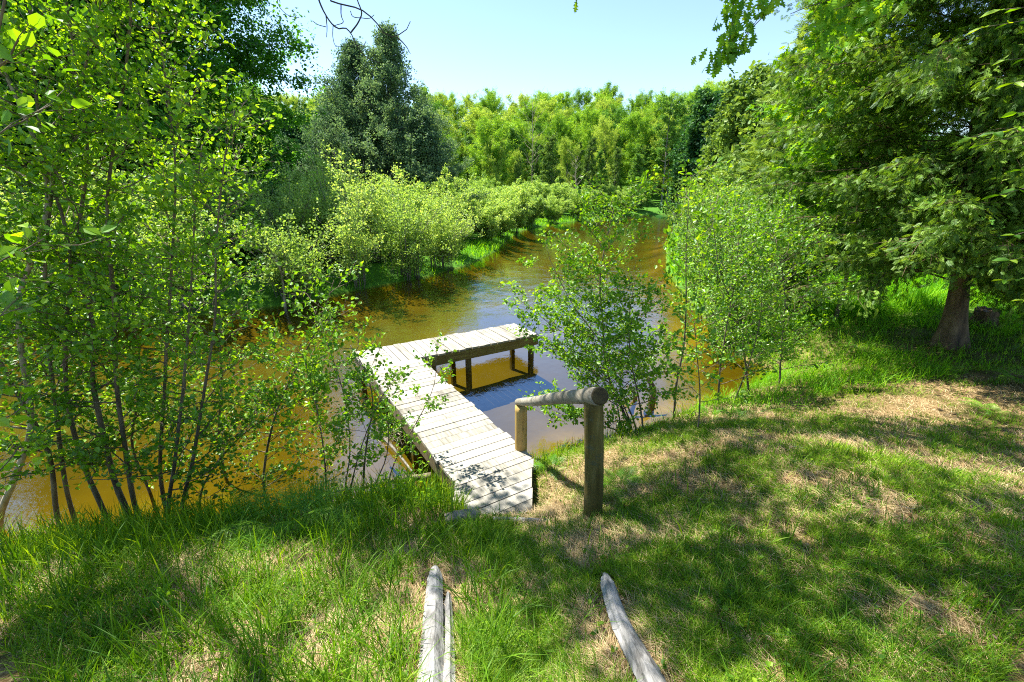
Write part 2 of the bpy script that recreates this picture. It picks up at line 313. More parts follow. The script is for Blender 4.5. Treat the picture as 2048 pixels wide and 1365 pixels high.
# ------------------------------------------------------------------ terrain and river
RIV = np.array([(-60, -12), (-22, -1), (-9, 2.4), (-6, 3.0), (-4.3, 3.3), (-2.9, 3.75), (-1.6, 4.0), (-0.5, 4.25), (0.5, 4.8), (1.2, 5.2), (2.0, 5.65), (3.4, 6.5),
                (4.4, 7.2), (5.1, 7.8), (4.9, 8.4), (4.7, 9.4), (5.2, 11), (5.8, 14), (6.8, 19), (9.8, 28), (15.2, 42), (21, 52), (33, 62), (60, 70), (60, 80), (25, 72), (15, 64), (9.0, 56), (4.2, 48), (0.8, 40),
                (-0.3, 33), (-0.8, 27), (-2.0, 21), (-3.5, 17.7), (-5.4, 15.3), (-7, 12.9), (-10.3, 11.2), (-13, 9), (-20, 6.5), (-34, 2), (-70, -8)], float)
def river_sd(x, y):
    """signed distance to the river's edge, positive on land"""
    x = np.asarray(x, float); y = np.asarray(y, float)
    d = np.full(x.shape, 1e9); ins = np.zeros(x.shape, bool); n = len(RIV)
    for i in range(n):
        a = RIV[i]; b = RIV[(i + 1) % n]; e = b - a
        t = np.clip(((x - a[0]) * e[0] + (y - a[1]) * e[1]) / (e @ e), 0, 1)
        d = np.minimum(d, np.hypot(x - a[0] - t * e[0], y - a[1] - t * e[1]))
        c = ((a[1] > y) != (b[1] > y)) & (x < (b[0] - a[0]) * (y - a[1]) / ((b[1] - a[1]) + 1e-12) + a[0])
        ins ^= c
    return np.where(ins, -d, d)
def height(x, y, sd=None):
    x = np.asarray(x, float); y = np.asarray(y, float)
    if sd is None: sd = river_sd(x, y)
    sd = sd + 0.18 * (fbm(x * 1.3, y * 1.3, 3) - 0.5)
    d = np.maximum(sd, 0)
    near = 0.02 + 2.15 * (1 - np.exp(-d / 2.7))
    right = 0.02 + 1.15 * (1 - np.exp(-d / 2.6))
    far = 0.05 + 0.35 * (1 - np.exp(-d / 1.5))
    k = sstep(1.5, 5.5, x + 0.25 * (y - 4))
    camside = near * (1 - k) + right * k
    # camera side of the river: below the line of the near bank, or right of the right bank
    isfar = (y > 14) | ((x < 0) & (y > 6.5)) | ((x < -10) & (y > 0.28 * (x + 22) + 3))
    h = np.where(isfar, far, camside)
    h = np.where((x > 4.8) & (y > 14), 0.05 + 0.8 * (1 - np.exp(-d / 2.5)), h)
    h = h + 0.05 * (fbm(x * 0.9, y * 0.9, 11) - 0.5) * np.minimum(d, 1) + 0.03 * (fbm(x * 4, y * 4, 12) - 0.5) * np.minimum(d * 2, 1)
    h = h - 0.30 * np.exp(-((x - 0.0) / 0.62) ** 2 - ((y - 3.55) / 0.42) ** 2) * (sd > 0) - 0.17 * np.exp(-((x - 0.35) / 0.9) ** 2 - ((y - 2.85) / 0.8) ** 2) * (sd > 0)
    hill = 15 * sstep(78, 170, y + 0.12 * np.abs(x)) + 6 * sstep(60, 160, -x) + 4 * sstep(30, 130, x)
    h = h + np.where(d > 2, hill, hill * d / 2)
    bed = -0.5 * (1 - np.exp(-np.maximum(-sd, 0) / 0.9)) - 0.15 * fbm(x * 0.6, y * 0.6, 5) * np.minimum(np.maximum(-sd, 0), 1)
    return np.where(sd > 0, h, bed)
def graded(lo, hi, c0, c1, step, g=1.04):
    a = list(np.arange(c0, c1 + 1e-6, step)); s = step; v = c1
    while v < hi: s *= g; v += s; a.append(min(v, hi))
    s = step; v = c0
    while v > lo: s *= g; v -= s; a.insert(0, max(v, lo))
    return np.array(a)
gx = graded(-900, 900, -6, 9, 0.1); gy = graded(-120, 1500, -1, 12, 0.1)
X, Y = np.meshgrid(gx, gy); Zt = height(X, Y)
nx, ny = len(gx), len(gy)
i = np.arange(ny - 1)[:, None] * nx + np.arange(nx - 1)[None, :]
a = Acc(); a.add(np.stack([X, Y, Zt], -1).reshape(-1, 3), np.stack([i, i + 1, i + nx + 1, i + nx], -1).reshape(-1, 4))
ter = a.obj('ground', M['ground'], smooth=True); tag(ter, 'sloping bank of earth, straw and thin turf running down to the river', None, kind='structure')
a = Acc(); a.add([(-90, -30, 0), (90, -30, 0), (90, 95, 0), (-90, 95, 0)], [(0, 1, 2, 3)])
wat = a.obj('river_water', M['water']); tag(wat, 'amber river water with blue sky reflections and small ripples', None, kind='structure')
def gz(x, y): return float(height(np.array([x]), np.array([y]))[0])

# ------------------------------------------------------------------ leaf templates
OV = np.array([(0, 0, 0), (0.28, 0.30, 0.07), (0.68, 0.26, 0.05), (1, 0, -0.10), (0.68, -0.26, 0.05), (0.28, -0.30, 0.07)]); OVF = [(0, 5, 4, 3), (0, 3, 2, 1)]
RD = np.array([(0, 0, 0), (0.2, 0.36, 0.07), (0.72, 0.36, 0.04), (1, 0, -0.08), (0.72, -0.36, 0.05), (0.2, -0.36, 0.07)]); RDF = OVF
AL = np.array([(0, 0, 0), (0.22, 0.31, 0.09), (0.62, 0.31, 0.07), (1, 0, -0.14), (0.62, -0.31, 0.02), (0.22, -0.31, 0.05)])
# three leaves in one template, for foliage further off
def tri_template(seed, n=3, base=OV, spread=0.9, sz=0.55):
    r = np.random.default_rng(seed); Vs = []; Fs = []
    for q in range(n):
        R = Matrix.Rotation(r.uniform(0, 2 * pi), 3, 'Z') @ Matrix.Rotation(r.uniform(-0.9, 0.9), 3, 'X') @ Matrix.Rotation(r.uniform(-0.5, 0.5), 3, 'Y')
        Vs.append((base * sz * r.uniform(0.7, 1.2)) @ np.array(R).T + r.uniform(-spread / 2, spread / 2, 3)); Fs += [tuple(np.array(f) + 6 * q) for f in OVF]
    return np.concatenate(Vs), Fs
T3 = tri_template(5, 4); T5 = tri_template(8, 6, RD, 1.3, 0.42)
def lobed():
    pr = [(0, 0.03), (0.10, 0.05), (0.20, 0.20), (0.27, 0.07), (0.42, 0.36), (0.50, 0.10), (0.66, 0.38), (0.70, 0.13), (0.86, 0.20), (0.88, 0.07)]
    V = [(x, y, 0.12 * y - 0.1 * x * x) for x, y in pr] + [(1, 0, -0.1)] + [(x, -y, 0.12 * y - 0.1 * x * x) for x, y in pr[::-1]]
    n = len(pr); Fs = []
    for q in range(n - 1): Fs.append((2 * n - q, 2 * n - q - 1, q + 1, q))
    Fs.append((n + 1, n, n - 1))
    return np.array(V), Fs
OAK, OAKF = lobed()
def spray():
    """flat drooping cedar spray: an axis with alternating narrow side sprays"""
    V = []; Fs = []
    def sl(x0, y0, ang, ln, w, z0=0):
        dx, dy = cos(ang), sin(ang); k = len(V)
        zt = z0 - 0.25 * ln
        V.extend([(x0, y0, z0), (x0 + dx * ln * .5 - dy * w, y0 + dy * ln * .5 + dx * w, (z0 + zt) / 2), (x0 + dx * ln, y0 + dy * ln, zt), (x0 + dx * ln * .5 + dy * w, y0 + dy * ln * .5 - dx * w, (z0 + zt) / 2)])
        Fs.append((k, k + 3, k + 2, k + 1))
    sl(0, 0, 0, 0.55, 0.03); sl(0.45, 0, 0.05, 0.55, 0.045, -0.1)
    for q, x in enumerate((0.12, 0.24, 0.36, 0.48, 0.6, 0.74)):
        s = 1 if q % 2 else -1
        sl(x, 0, s * 0.75, 0.42 * (1 - 0.4 * x), 0.045, -0.12 * x); sl(x + 0.05, 0, -s * 0.85, 0.34 * (1 - 0.4 * x), 0.04, -0.12 * x)
    return np.array(V), Fs
SP, SPF = spray()
def needles(n=12, seed=2):
    r = np.random.default_rng(seed); V = []; Fs = []
    for q in range(n):
        d = nrm(np.array([r.uniform(0.2, 1), r.normal() * 0.7, r.normal() * 0.7])); w = nrm(np.cross(d, r.normal(size=3))) * 0.022; k = len(V); L = r.uniform(0.6, 1)
        V += [tuple(-w), tuple(w), tuple(d * L)]; Fs.append((k, k + 1, k + 2))
    return np.array(V), Fs
ND, NDF = needles(16)

# ------------------------------------------------------------------ tree growing
def interp(pts, n):
    """smooth resample of a polyline"""
    pts = np.asarray(pts, float); m = len(pts)
    if m < 3: return pts[0] + (pts[-1] - pts[0]) * np.linspace(0, 1, n)[:, None]
    d = np.r_[0, np.cumsum(np.linalg.norm(np.diff(pts, axis=0), axis=1))]; t = np.linspace(0, d[-1], n)
    tg = np.gradient(pts, d, axis=0)
    k = np.clip(np.searchsorted(d, t, side='right') - 1, 0, m - 2); h = (d[k + 1] - d[k])[:, None]; u = ((t - d[k]) / h[:, 0])[:, None]
    return (2 * u**3 - 3 * u**2 + 1) * pts[k] + (u**3 - 2 * u**2 + u) * h * tg[k] + (-2 * u**3 + 3 * u**2) * pts[k + 1] + (u**3 - u**2) * h * tg[k + 1]

def grow(rng, trunk, r0, r1, nb, t0, length, elev, ntw, twl, leafn, leafs, wood, leaf, T=(OV, OVF), droop=0.0, up=0.3, sides=6, twig_r=0.003,
         spread=0.5, flat=0.5, jit=0.0, tend=1.0, azbias=None, wob=0.05, bsides=4, twood=True, brr=0.45, hang=0.0, nvar=0.7):
    """trunk polyline -> branches -> twigs -> leaves; wood and leaf are Acc collectors"""
    tr = np.asarray(trunk, float); n = len(tr); tt = np.linspace(0, 1, n)
    rad = r0 + (r1 - r0) * tt ** 0.8
    wood.tube(tr, rad, sides, wob=wob, rng=rng)
    LP = []; LD = []; LN = []; LS = []
    for b in range(nb):
        t = t0 + (tend - t0) * ((b + rng.random()) / nb)
        q = t * (n - 1); k = min(int(q), n - 2); p0 = tr[k] + (tr[k + 1] - tr[k]) * (q - k); rb = (r0 + (r1 - r0) * t ** 0.8) * brr
        az = b * 2.39996 + rng.normal() * 0.4
        if azbias is not None and rng.random() < azbias[1]: az = azbias[0] + rng.normal() * 0.7
        L = length(t) * rng.uniform(0.7, 1.2); e = elev(t) + rng.normal() * 0.15
        m = 7; s = np.linspace(0, 1, m)
        d = np.array([cos(az) * cos(e), sin(az) * cos(e), sin(e)])
        side = np.array([-sin(az), cos(az), 0]) * rng.normal() * 0.18
        pts = p0 + d * (L * s)[:, None] + side * (L * s**2)[:, None] + np.array([0, 0, 1]) * ((up - droop) * L * 0.35 * s**2)[:, None]
        pts[1:-1] += rng.normal(size=(m - 2, 3)) * L * 0.018
        wood.tube(pts, np.linspace(max(rb, twig_r * 1.2), twig_r, m), bsides, cap=False)
        nt_ = max(2, int(ntw * (0.4 + 0.6 * L / max(length(t0), 1e-3))))
        for w in range(nt_):
            s0 = rng.uniform(0.18, 1.0) ** 0.8 * (m - 1); kk = min(int(s0), m - 2); pw = pts[kk] + (pts[kk + 1] - pts[kk]) * (s0 - kk)
            bd = nrm(pts[kk + 1] - pts[kk])
            wd = nrm(bd + rng.normal(size=3) * np.array([1, 1, flat]) * 0.75 + np.array([0, 0, up * 0.5 - droop * 0.6]))
            wl = twl * rng.uniform(0.5, 1.2)
            c = pw + wd * wl
            if twood: wood.tube([pw, (pw + c) / 2 + rng.normal(size=3) * wl * 0.06, c], [twig_r * 0.8, twig_r * 0.6, twig_r * 0.35], 3, cap=False)
            u = rng.uniform(0.1, 1.05, leafn)[:, None]
            P = pw + (c - pw) * u + rng.normal(size=(leafn, 3)) * (jit + 0.02 * wl)
            D = nrm(wd + rng.normal(size=(leafn, 3)) * spread * 1.6 + np.array([0, 0, -hang]))
            Nn = nrm(np.array([0, 0, 1.0]) + rng.normal(size=(leafn, 3)) * nvar)
            LP.append(P); LD.append(D); LN.append(Nn); LS.append(leafs * rng.uniform(0.55, 1.2, leafn))
    if LP: leaf.leaves(T[0], T[1], np.concatenate(LP), np.concatenate(LD), np.concatenate(LN), np.concatenate(LS), rng=rng, tint=rng.random(sum(map(len, LP))))

def tree(name, label, cat, base, builder, wm, lm, group=None, leafpart='crown', woodpart='trunk'):
    """thing > trunk, crown; the builder works in coordinates local to the base"""
    e = empty(name, base); tag(e, label, cat, group)
    w = Acc(); l = Acc(); builder(w, l)
    w.obj(woodpart, wm, e, smooth=True); l.obj(leafpart, lm, e)
    return e

def G(px, py):
    """where the view ray through a photo pixel meets the ground"""
    d = ray(px, py); t = 0.5
    ts = np.linspace(0.5, 60, 4000) / d[1]
    P = np.array([0, 0, CAMZ]) + d * ts[:, None]
    hz = height(P[:, 0], P[:, 1]); k = np.argmax(P[:, 2] < hz)
    return P[k]

# ------------------------------------------------------------------ the dock
def clip(poly, p, n):
    out = []
    for q in range(len(poly)):
        a, b = poly[q], poly[(q + 1) % len(poly)]; da = (a - p) @ n; db = (b - p) @ n
        if da >= 0: out.append(a)
        if (da >= 0) != (db >= 0): out.append(a + (b - a) * da / (da - db))
    return out
def planks(acc, poly, d, z, pw=0.138, gap=0.010, th=0.036, rng=None, ragged=0.008, start=0.0):
    """strips with long axis d, covering a convex polygon in plan"""
    poly = [np.asarray(p, float) for p in poly]; d = nrm(np.asarray(d, float)); n = np.array([-d[1], d[0]])
    s = [p @ n for p in poly]; lo, hi = min(s) + start, max(s); k = lo
    while k < hi - 0.01:
        c = clip(clip(poly, n * k, n), n * min(k + pw - gap, hi), -n)
        if len(c) >= 3:
            c = np.array(c); m = c.mean(0)
            c = c + d * ((c - m) @ d > 0)[:, None] * rng.normal() * ragged + d * ((c - m) @ d < 0)[:, None] * rng.normal() * ragged
            zt = z + rng.normal() * 0.0022; q = len(c); tl = rng.normal() * 0.003
            top = np.c_[c, zt + tl * ((c - m) @ n) / pw]; bot = np.c_[c, np.full(q, zt - th)]
            ins = np.c_[m + (c - m) * (1 - 0.003 / np.maximum(np.linalg.norm(c - m, axis=1, keepdims=True), .05)) , top[:, 2] + 0.0]
            top[:, 2] -= 0.003
            ins[:, :2] = c - 0.004 * nrm(c - m); ti = rng.random()
            V = np.concatenate([ins, top, bot]); acc.add(V, [tuple(range(q))], [ti]); b = acc.n - len(V)
            Fs = [(q + j, q + (j + 1) % q, (j + 1) % q, j) for j in range(q)] + [(2 * q + j, 2 * q + (j + 1) % q, q + (j + 1) % q, q + j) for j in range(q)]
            acc.f.setdefault(4, []).append(np.array(Fs) + b); acc.t.setdefault(4, []).append(np.full(len(Fs), ti, np.float32))
            acc.f.setdefault(q, []).append(np.array([tuple(range(3 * q - 1, 2 * q - 1, -1))]) + b); acc.t.setdefault(q, []).append(np.array([ti], np.float32))
        k += pw
DZ = 0.5
rng = np.random.default_rng(4)
pB = WZ(907, 962, DZ)[:2]; pA0 = WZ(722, 718, DZ)[:2]; pD0 = WZ(1031, 881, DZ)[:2]; pC0 = WZ(852, 728, DZ)[:2]; pF0 = WZ(1028, 647, DZ)[:2]; pE0 = WZ(762, 693, DZ)[:2]
u = nrm(nrm(pA0 - pB) + nrm(pC0 - pD0)); v = np.array([u[1], -u[0]])                      # u runs out over the river, v to the right
v2 = nrm(pF0 - pE0); wm_ = 0.5 * ((pD0 - pB) @ v + (pC0 - pB) @ v)
LA = (pE0 - pB) @ u; LT = (pF0 - pB) @ v
wT = 0.93
dock = empty('dock', (pB[0], pB[1], 0)); off = np.array([pB[0], pB[1], 0])
tag(dock, 'weathered L-shaped plank dock reaching from the bank out over the river', 'dock')
ROT = atan2(v[1], v[0])                                                                      # local x along v, local y along u
dock.rotation_euler = (0, 0, ROT)
def loc2(p): q = np.asarray(p[:2]) - pB; return np.array([q @ v, q @ u])
a = Acc()
La = LA - 0.02
planks(a, [(0, 0), (wm_, 0), (wm_, La - wT - 0.004), (0, La - wT - 0.004)], (1, 0), DZ, rng=rng)
planks(a, [(-0.02, La - wT), (wm_ * 0.55, La - wT), (wm_ * 0.55, La), (-0.02, La)], (1, 0), DZ, rng=rng)
xT = LT
planks(a, [(wm_ * 0.55 + 0.006, La - wT), (xT, La - wT), (xT, La), (wm_ * 0.55 + 0.006, La)], (0, 1), DZ, rng=rng, ragged=0.012)
nl = [loc2(WZ(*q, DZ)) for q in ((905, 1030), (1063, 1026), (1066, 909), (1040, 897), (907, 962))]
nl = [nl[0], nl[1], nl[2], nl[3], np.array([0, -0.004])]
planks(a, nl[::1], (1, 0), DZ, rng=rng, start=0.03)
M['deck2'] = M['deck']
dk = a.obj('deck', M['deck'], dock)
# planks in the arm run the other way: their grain too
a = Acc()
def beam(a, x0, y0, x1, y1, z0, z1, w=0.04):
    p = np.array([x0, y0]); q = np.array([x1, y1]); d = nrm(q - p); n = np.array([-d[1], d[0]]); c = (p + q) / 2
    a.box((*c, (z0 + z1) / 2), (*d, 0), (*n, 0), (0, 0, 1), np.linalg.norm(q - p) / 2, w / 2, (z1 - z0) / 2, 0.003)
zb, zt_ = DZ - 0.225, DZ - 0.040
a1 = Acc(); beam(a1, 0.02, -0.05, 0.02, La - 0.02, zb, zt_); a1.obj('side_joist', M['pile'], dock)
a1 = Acc(); beam(a1, wm_ - 0.02, 0.0, wm_ - 0.02, La - wT + 0.0, zb, zt_); a1.obj('side_joist', M['pile'], dock)
a1 = Acc(); beam(a1, wm_ + 0.004, La - wT + 0.02, xT - 0.02, La - wT + 0.02, zb, zt_); a1.obj('side_joist', M['fascia'], dock)
a1 = Acc(); beam(a1, 0.045, La - 0.02, xT - 0.02, La - 0.02, zb, zt_); a1.obj('side_joist', M['fascia'], dock)
a1 = Acc(); beam(a1, xT - 0.0, La - wT + 0.0, xT - 0.0, La, zb, zt_); a1.obj('end_joist', M['fascia'], dock)
a1 = Acc(); q0 = loc2(WZ(905, 1027, DZ)); q1 = loc2(WZ(907, 962, DZ)); beam(a1, q0[0] + 0.02, q0[1], q1[0] + 0.02, q1[1] - 0.06, zb, zt_); a1.obj('side_joist', M['pile'], dock)
a1 = Acc(); q0 = loc2(WZ(1062, 1024, DZ)); q1 = loc2(WZ(1065, 910, DZ)); beam(a1, q0[0] - 0.02, q0[1], q1[0] - 0.02, q1[1] - 0.02, zb, zt_); a1.obj('side_joist', M['pile'], dock)
for (x, y, o) in ((0.09, La - 0.1, 0), (0.09, La - wT - 0.5, 0), (wm_ - 0.09, 1.6, 0), (0.09, 1.5, 0), (0.10, 0.12, 0), (wm_ + 0.28, La - wT + 0.085, 1), (wm_ + 0.28, La - 0.09, 1), (wm_ + 1.0, La - wT + 0.085, 1), (wm_ + 1.0, La - 0.09, 1), (xT - 0.1, La - wT + 0.085, 1), (xT - 0.1, La - 0.09, 1)):
    a1 = Acc(); a1.box((x, y, -0.2), (1, 0, 0), (0, 1, 0), (0, 0, 1), 0.044, 0.044, 0.655, 0.004); a1.obj('pile', M['pile'], dock)
# small stub posts on the shore corner
for (px, py, h_) in ((903, 985, 0.0), (893, 998, -0.06)):
    q = loc2(WZ(px, py, DZ + h_)); a1 = Acc(); a1.box((q[0] - 0.015, q[1], DZ - 0.27 + h_), (1, 0, 0), (0, 1, 0), (0, 0, 1), 0.03, 0.045, 0.22, 0.004); a1.obj('corner_block', M['fascia'], dock)

# ------------------------------------------------------------------ log handrail
hb = W(1187, 1052, 2.72); ht = W(1187, 800, 2.72); fb = WZ(1042, 897, DZ); ft = W(1042, 812, fb[1])
hr = empty('log_handrail', (hb[0], hb[1], gz(hb[0], hb[1]))); tag(hr, 'rustic peeled-log handrail sloping from the grassy bank down to the dock', 'handrail')
O = np.array(hr.location)
a = Acc(); p = interp([hb + [0, 0, -0.35], hb + (ht - hb) * 0.5 + [0.004, 0, 0], ht + [0, 0, 0.0]], 26); a.tube(p - O, np.linspace(0.073, 0.068, 26), 20, wob=0.012, rng=rng); o = a.obj('near_post', M['lichen'], hr, smooth=True); o.name = 'post'; o['label'] = 'tall mossy brown log post in the grass'
a = Acc(); p = interp([fb + [0, 0, -0.3], (fb + ft) / 2, ft], 16); a.tube(p - O, np.linspace(0.070, 0.068, 16), 20, wob=0.010, rng=rng); o = a.obj('post', M['logpost'], hr, smooth=True); o['label'] = 'short golden peeled post at the dock edge'
r0 = W(1200, 792, 2.60); r1 = W(1036, 804, fb[1] + .06)
ax = nrm(r1 - r0); a = Acc(); p = interp([r0, r0 + (r1 - r0) * 0.35 + [0, 0, 0.012], r0 + (r1 - r0) * 0.7 - [0, 0, 0.004], r1], 40)
rr = np.interp(np.linspace(0, 1, 40), [0, .06, .2, .6, 1], [.062, .061, .053, .049, .040]) * (1 + 0.025 * np.sin(np.linspace(0, 30, 40))) ; a.tube(p - O, rr, 22, wob=0.022, rng=rng, cap=True)
a.obj('rail', M['rail'], hr, smooth=True)
a = Acc(); a.tube(np.array([r0 - ax * 0.006, r0 + ax * 0.001]) - O, [0.052, 0.0625], 22); a.obj('end_grain', M['endgrain'], hr)

# ------------------------------------------------------------------ old timbers set in the ground
def timber(pts, w0, w1, hgt, seed, parent, name, O, sink=0.5):
    r = np.random.default_rng(seed); a = Acc(); p = interp(pts, 60); n = len(p); S = 14
    tg = nrm(np.gradient(p, axis=0)); sd_ = nrm(np.cross(tg, np.array([0, 0, 1.0]))); up_ = np.cross(sd_, tg)
    ang = np.arange(S) * 2 * pi / S; groove = 1 + 0.10 * r.standard_normal(S) - 0.16 * (np.arange(S) % 4 == 1)
    groove[0] = 1
    V = []
    for k in range(n):
        t = k / (n - 1); w = w0 + (w1 - w0) * t
        endt = 0.55 + 0.45 * min(1, min(t, 1 - t) * 12)
        jag = 1 + 0.03 * r.standard_normal(S)
        rad = groove * jag * endt
        sh = tg[k] * (0.05 * groove[:, None] * r.random((S, 1))) * (1 if k in (0, n - 1) else 0)
        V.append(p[k] + (np.cos(ang) * rad * w)[:, None] * sd_[k] + (np.sin(ang) * rad * hgt)[:, None] * up_[k] + sh)
    V = np.concatenate(V) - O
    i = np.arange(n - 1)[:, None] * S; j = np.arange(S)[None]; jn = (j + 1) % S
    a.add(V, np.stack([i + j, i + S + j, i + S + jn, i + jn], -1).reshape(-1, 4), )
    a.f.setdefault(S, []).append(np.array([np.arange(S), (np.arange(S) + (n - 1) * S)[::-1]])); a.t.setdefault(S, []).append(np.array([0.5, 0.5], np.float32))
    return a.obj(name, M['timber'], parent, smooth=False)
def gline(pxs, dz=0.05):
    return [G(*q) + np.array([0, 0, dz]) for q in pxs]
P1 = gline([(872, 1150), (868, 1250), (864, 1365)]); P1.append(P1[-1] * 2 - P1[-2])
e = empty('old_timber', tuple(P1[0])); tag(e, 'split grey timber with a loose splinter along it, left of the pair at the bottom', 'timber', 'old timbers edging the path'); timber(P1, 0.040, 0.058, 0.045, 3, e, 'beam', P1[0])
P2 = gline([(897, 1198), (899, 1290), (898, 1365)], 0.035); P2.append(P2[-1] * 2 - P2[-2])
timber(P2, 0.018, 0.036, 0.030, 5, e, 'splinter', P1[0])
P3 = gline([(1208, 1165), (1240, 1265), (1292, 1365)]); P3.append(P3[-1] * 2 - P3[-2])
e = empty('old_timber', tuple(P3[0])); tag(e, 'single slanting weathered grey timber, right of the pair at the bottom', 'timber', 'old timbers edging the path'); timber(P3, 0.034, 0.056, 0.042, 8, e, 'beam', P3[0])
# boards and log ends at the foot of the dock
g1 = G(985, 1043); g2 = G(1100, 1046); g0 = G(892, 1048)
a = Acc(); p = interp([g1 + [0, 0, .02], (g1 + g2) / 2 + [0, 0, .025], g2 + [0, 0, .02]], 10) - g1; a.tube(p, np.linspace(0.022, 0.016, 10), 8, wob=0.06, rng=rng); o = a.obj('step_log', M['timber'], loc=tuple(g1)); tag(o, 'thin pale pole lying in grass across the foot of the dock', 'log')
a = Acc(); p = interp([np.array([0, 0, .03]), np.array([.12, .03, .045]), np.array([.26, .04, .03])], 8); a.tube(p, np.linspace(0.055, 0.05, 8), 12, wob=0.05, rng=rng); o = a.obj('log_end', M['greybark'], smooth=True, loc=tuple(g0)); tag(o, 'stubby grey log end half hidden in grass at the dock corner', 'log')
g3 = WZ(1010, 1034, 0.47); a = Acc(); a.box((0, 0, 0), (1, 0.05, 0), (-0.05, 1, 0), (0, 0, 1), 0.17, 0.05, 0.018, 0.003); o = a.obj('step_board', M['deck'], loc=(g3[0], g3[1] - 0.05, 0.47)); tag(o, 'short grey board laid as a step against the dock end', 'board')

# ------------------------------------------------------------------ driftwood and brush beside the dock
b0 = WZ(722, 975, 0.04); b1 = WZ(862, 953, 0.10)
a = Acc(); p = interp([b0, (b0 + b1) / 2 + [0, 0, .03], b1], 16) - b0; a.tube(p, np.linspace(0.02, 0.045, 16), 10, wob=0.10, rng=rng); o = a.obj('driftwood', M['bark'], smooth=True, loc=tuple(b0)); tag(o, 'brown waterlogged log floating under the left side of the dock', 'driftwood')
b0 = WZ(780, 870, 0.1); a = Acc()
for q in range(150):
    d = nrm(rng.normal(size=3) * [1, 1, .6]); c = rng.normal(size=3) * [.14, .14, .07]; a.tube([c, c + d * .06 + rng.normal(size=3) * .015, c + d * .13], [.003, .003, .0015], 3, cap=False)
o = a.obj('brush_tangle', M['palebark'], loc=(b0[0], b0[1], 0.12)); tag(o, 'tangle of pale dead twigs caught against the left edge of the dock', 'brush pile', kind='stuff')
b0 = WZ(750, 860, 0.02); b1 = WZ(830, 950, 0.02)
a = Acc(); a.tube(interp([b0, (b0 + b1) / 2 + [0, 0, .05], b1], 10) - b0, np.linspace(.022, .012, 10), 8, wob=.1, rng=rng); o = a.obj('dead_limb', M['greybark'], smooth=True, loc=tuple(b0)); tag(o, 'bare grey limb slanting into the water left of the dock', 'dead branch')
# stump and sticks on the right shore
for (px, py, ln, r_, lab) in ((1300, 800, 0.45, .06, 'rotten leaning stump in shallow water behind the shrubs'), (1265, 795, .2, .035, 'small dark stump at the water edge right of the rail')):
    b = WZ(px, py, 0.0); a = Acc(); a.tube(interp([(0, 0, -.3), (0.02, 0, ln * .5), (-.10, .05, ln)], 10), np.linspace(r_ * 1.4, r_ * .5, 10), 10, wob=.12, rng=rng); o = a.obj('stump', M['bark'], smooth=True, loc=tuple(b)); tag(o, lab, 'stump')

# ------------------------------------------------------------------ near alders on the left shore
def surf(px, py):
    d = ray(px, py); P = np.array([0, 0, CAMZ]) + d * (np.linspace(0.5, 60, 6000) / d[1])[:, None]
    return P[np.argmax(P[:, 2] < np.maximum(height(P[:, 0], P[:, 1]), 0))]
def px_tree(pix, Y, dY=0.0, seed=0, r0=0.025, r1=0.006, nb=26, t0=0.12, L=0.75, label='', leafs=0.053, ntw=11, leafn=9, wm='bark', lm='alder', twl=0.24, name='alder', cat='tree', group=None, up=0.35, extra=None, T=(AL, RDF), top=None, Lf=None, jit=0.03, trunk_n=34, droop=0.0):
    r = np.random.default_rng(seed); pts = []
    n = len(pix)
    if Y > 2.5 and pix[0][0] > -30:
        Y = surf(*pix[0])[1]
    for k, (px, py) in enumerate(pix): pts.append(W(px, py, Y + dY * k / max(n - 1, 1)))
    pts = np.array(pts)
    g0 = gz(pts[0][0], pts[0][1]); pts[0] = [pts[0][0], pts[0][1], g0 - .05 if g0 > -.02 or Y < 2.5 else 0.0]
    if g0 <= -.02: pts = np.vstack([[pts[0][0], pts[0][1], g0 - .1], pts])
    if top is not None: pts = np.vstack([pts, pts[-1] + np.asarray(top)])
    B = pts[0].copy(); B[2] += 0.05
    def build(w, l):
        tr = interp(pts - B, trunk_n)
        grow(r, tr, r0, r1, nb, t0, Lf or (lambda t: L * (1 - 0.45 * t)), lambda t: 0.35 + 0.25 * t, ntw, twl, leafn, leafs, w, l, T=T, up=up, twig_r=0.0028, jit=jit, spread=0.5, sides=8, wob=0.04, droop=droop)
        if extra: extra(r, w, l, B)
    return tree(name, label, cat, tuple(B), build, M[wm], M[lm], group)
GL = 'alders crowding the left shore'
px_tree([(0, 1062), (30, 955), (62, 850), (58, 790), (42, 700), (40, 590), (72, 500), (95, 410)], 3.3, 0.3, 11, 0.036, 0.012, 20, 0.25, 0.7, 'alder with pale crooked trunk at the left edge of the photo', wm='palebark', group=GL, top=(-0.1, 0.1, 1.2))
px_tree([(217, 1045), (168, 930), (140, 830), (132, 650), (142, 540), (130, 450), (92, 330), (70, 160), (60, 20)], 3.5, 0.3, 12, 0.027, 0.007, 40, 0.14, 0.75, 'dark alder stem second from the left, bending left as it rises', group=GL, top=(-.05, .1, .5))
px_tree([(262, 1040), (236, 980), (205, 860), (185, 760), (185, 640), (160, 560), (158, 470), (175, 300), (150, 120)], 3.65, 0.3, 13, 0.032, 0.007, 40, 0.14, 0.75, 'thick-based alder in the middle of the left clump, forked low', group=GL, top=(0, .1, .6))
px_tree([(276, 1035), (248, 880), (232, 760), (228, 600), (216, 470), (215, 400), (226, 300), (250, 150), (262, 10)], 3.8, 0.3, 14, 0.027, 0.007, 44, 0.14, 0.8, 'tallest straight dark alder stem of the left clump', group=GL, top=(0.05, .1, .8))
px_tree([(340, 1040), (350, 920), (366, 780), (378, 640), (385, 520), (392, 400), (404, 290)], 3.9, 0.3, 15, 0.023, 0.005, 30, 0.14, 0.7, 'slender alder stem leaning slightly right, above the blue water gap', group=GL, leafn=6)
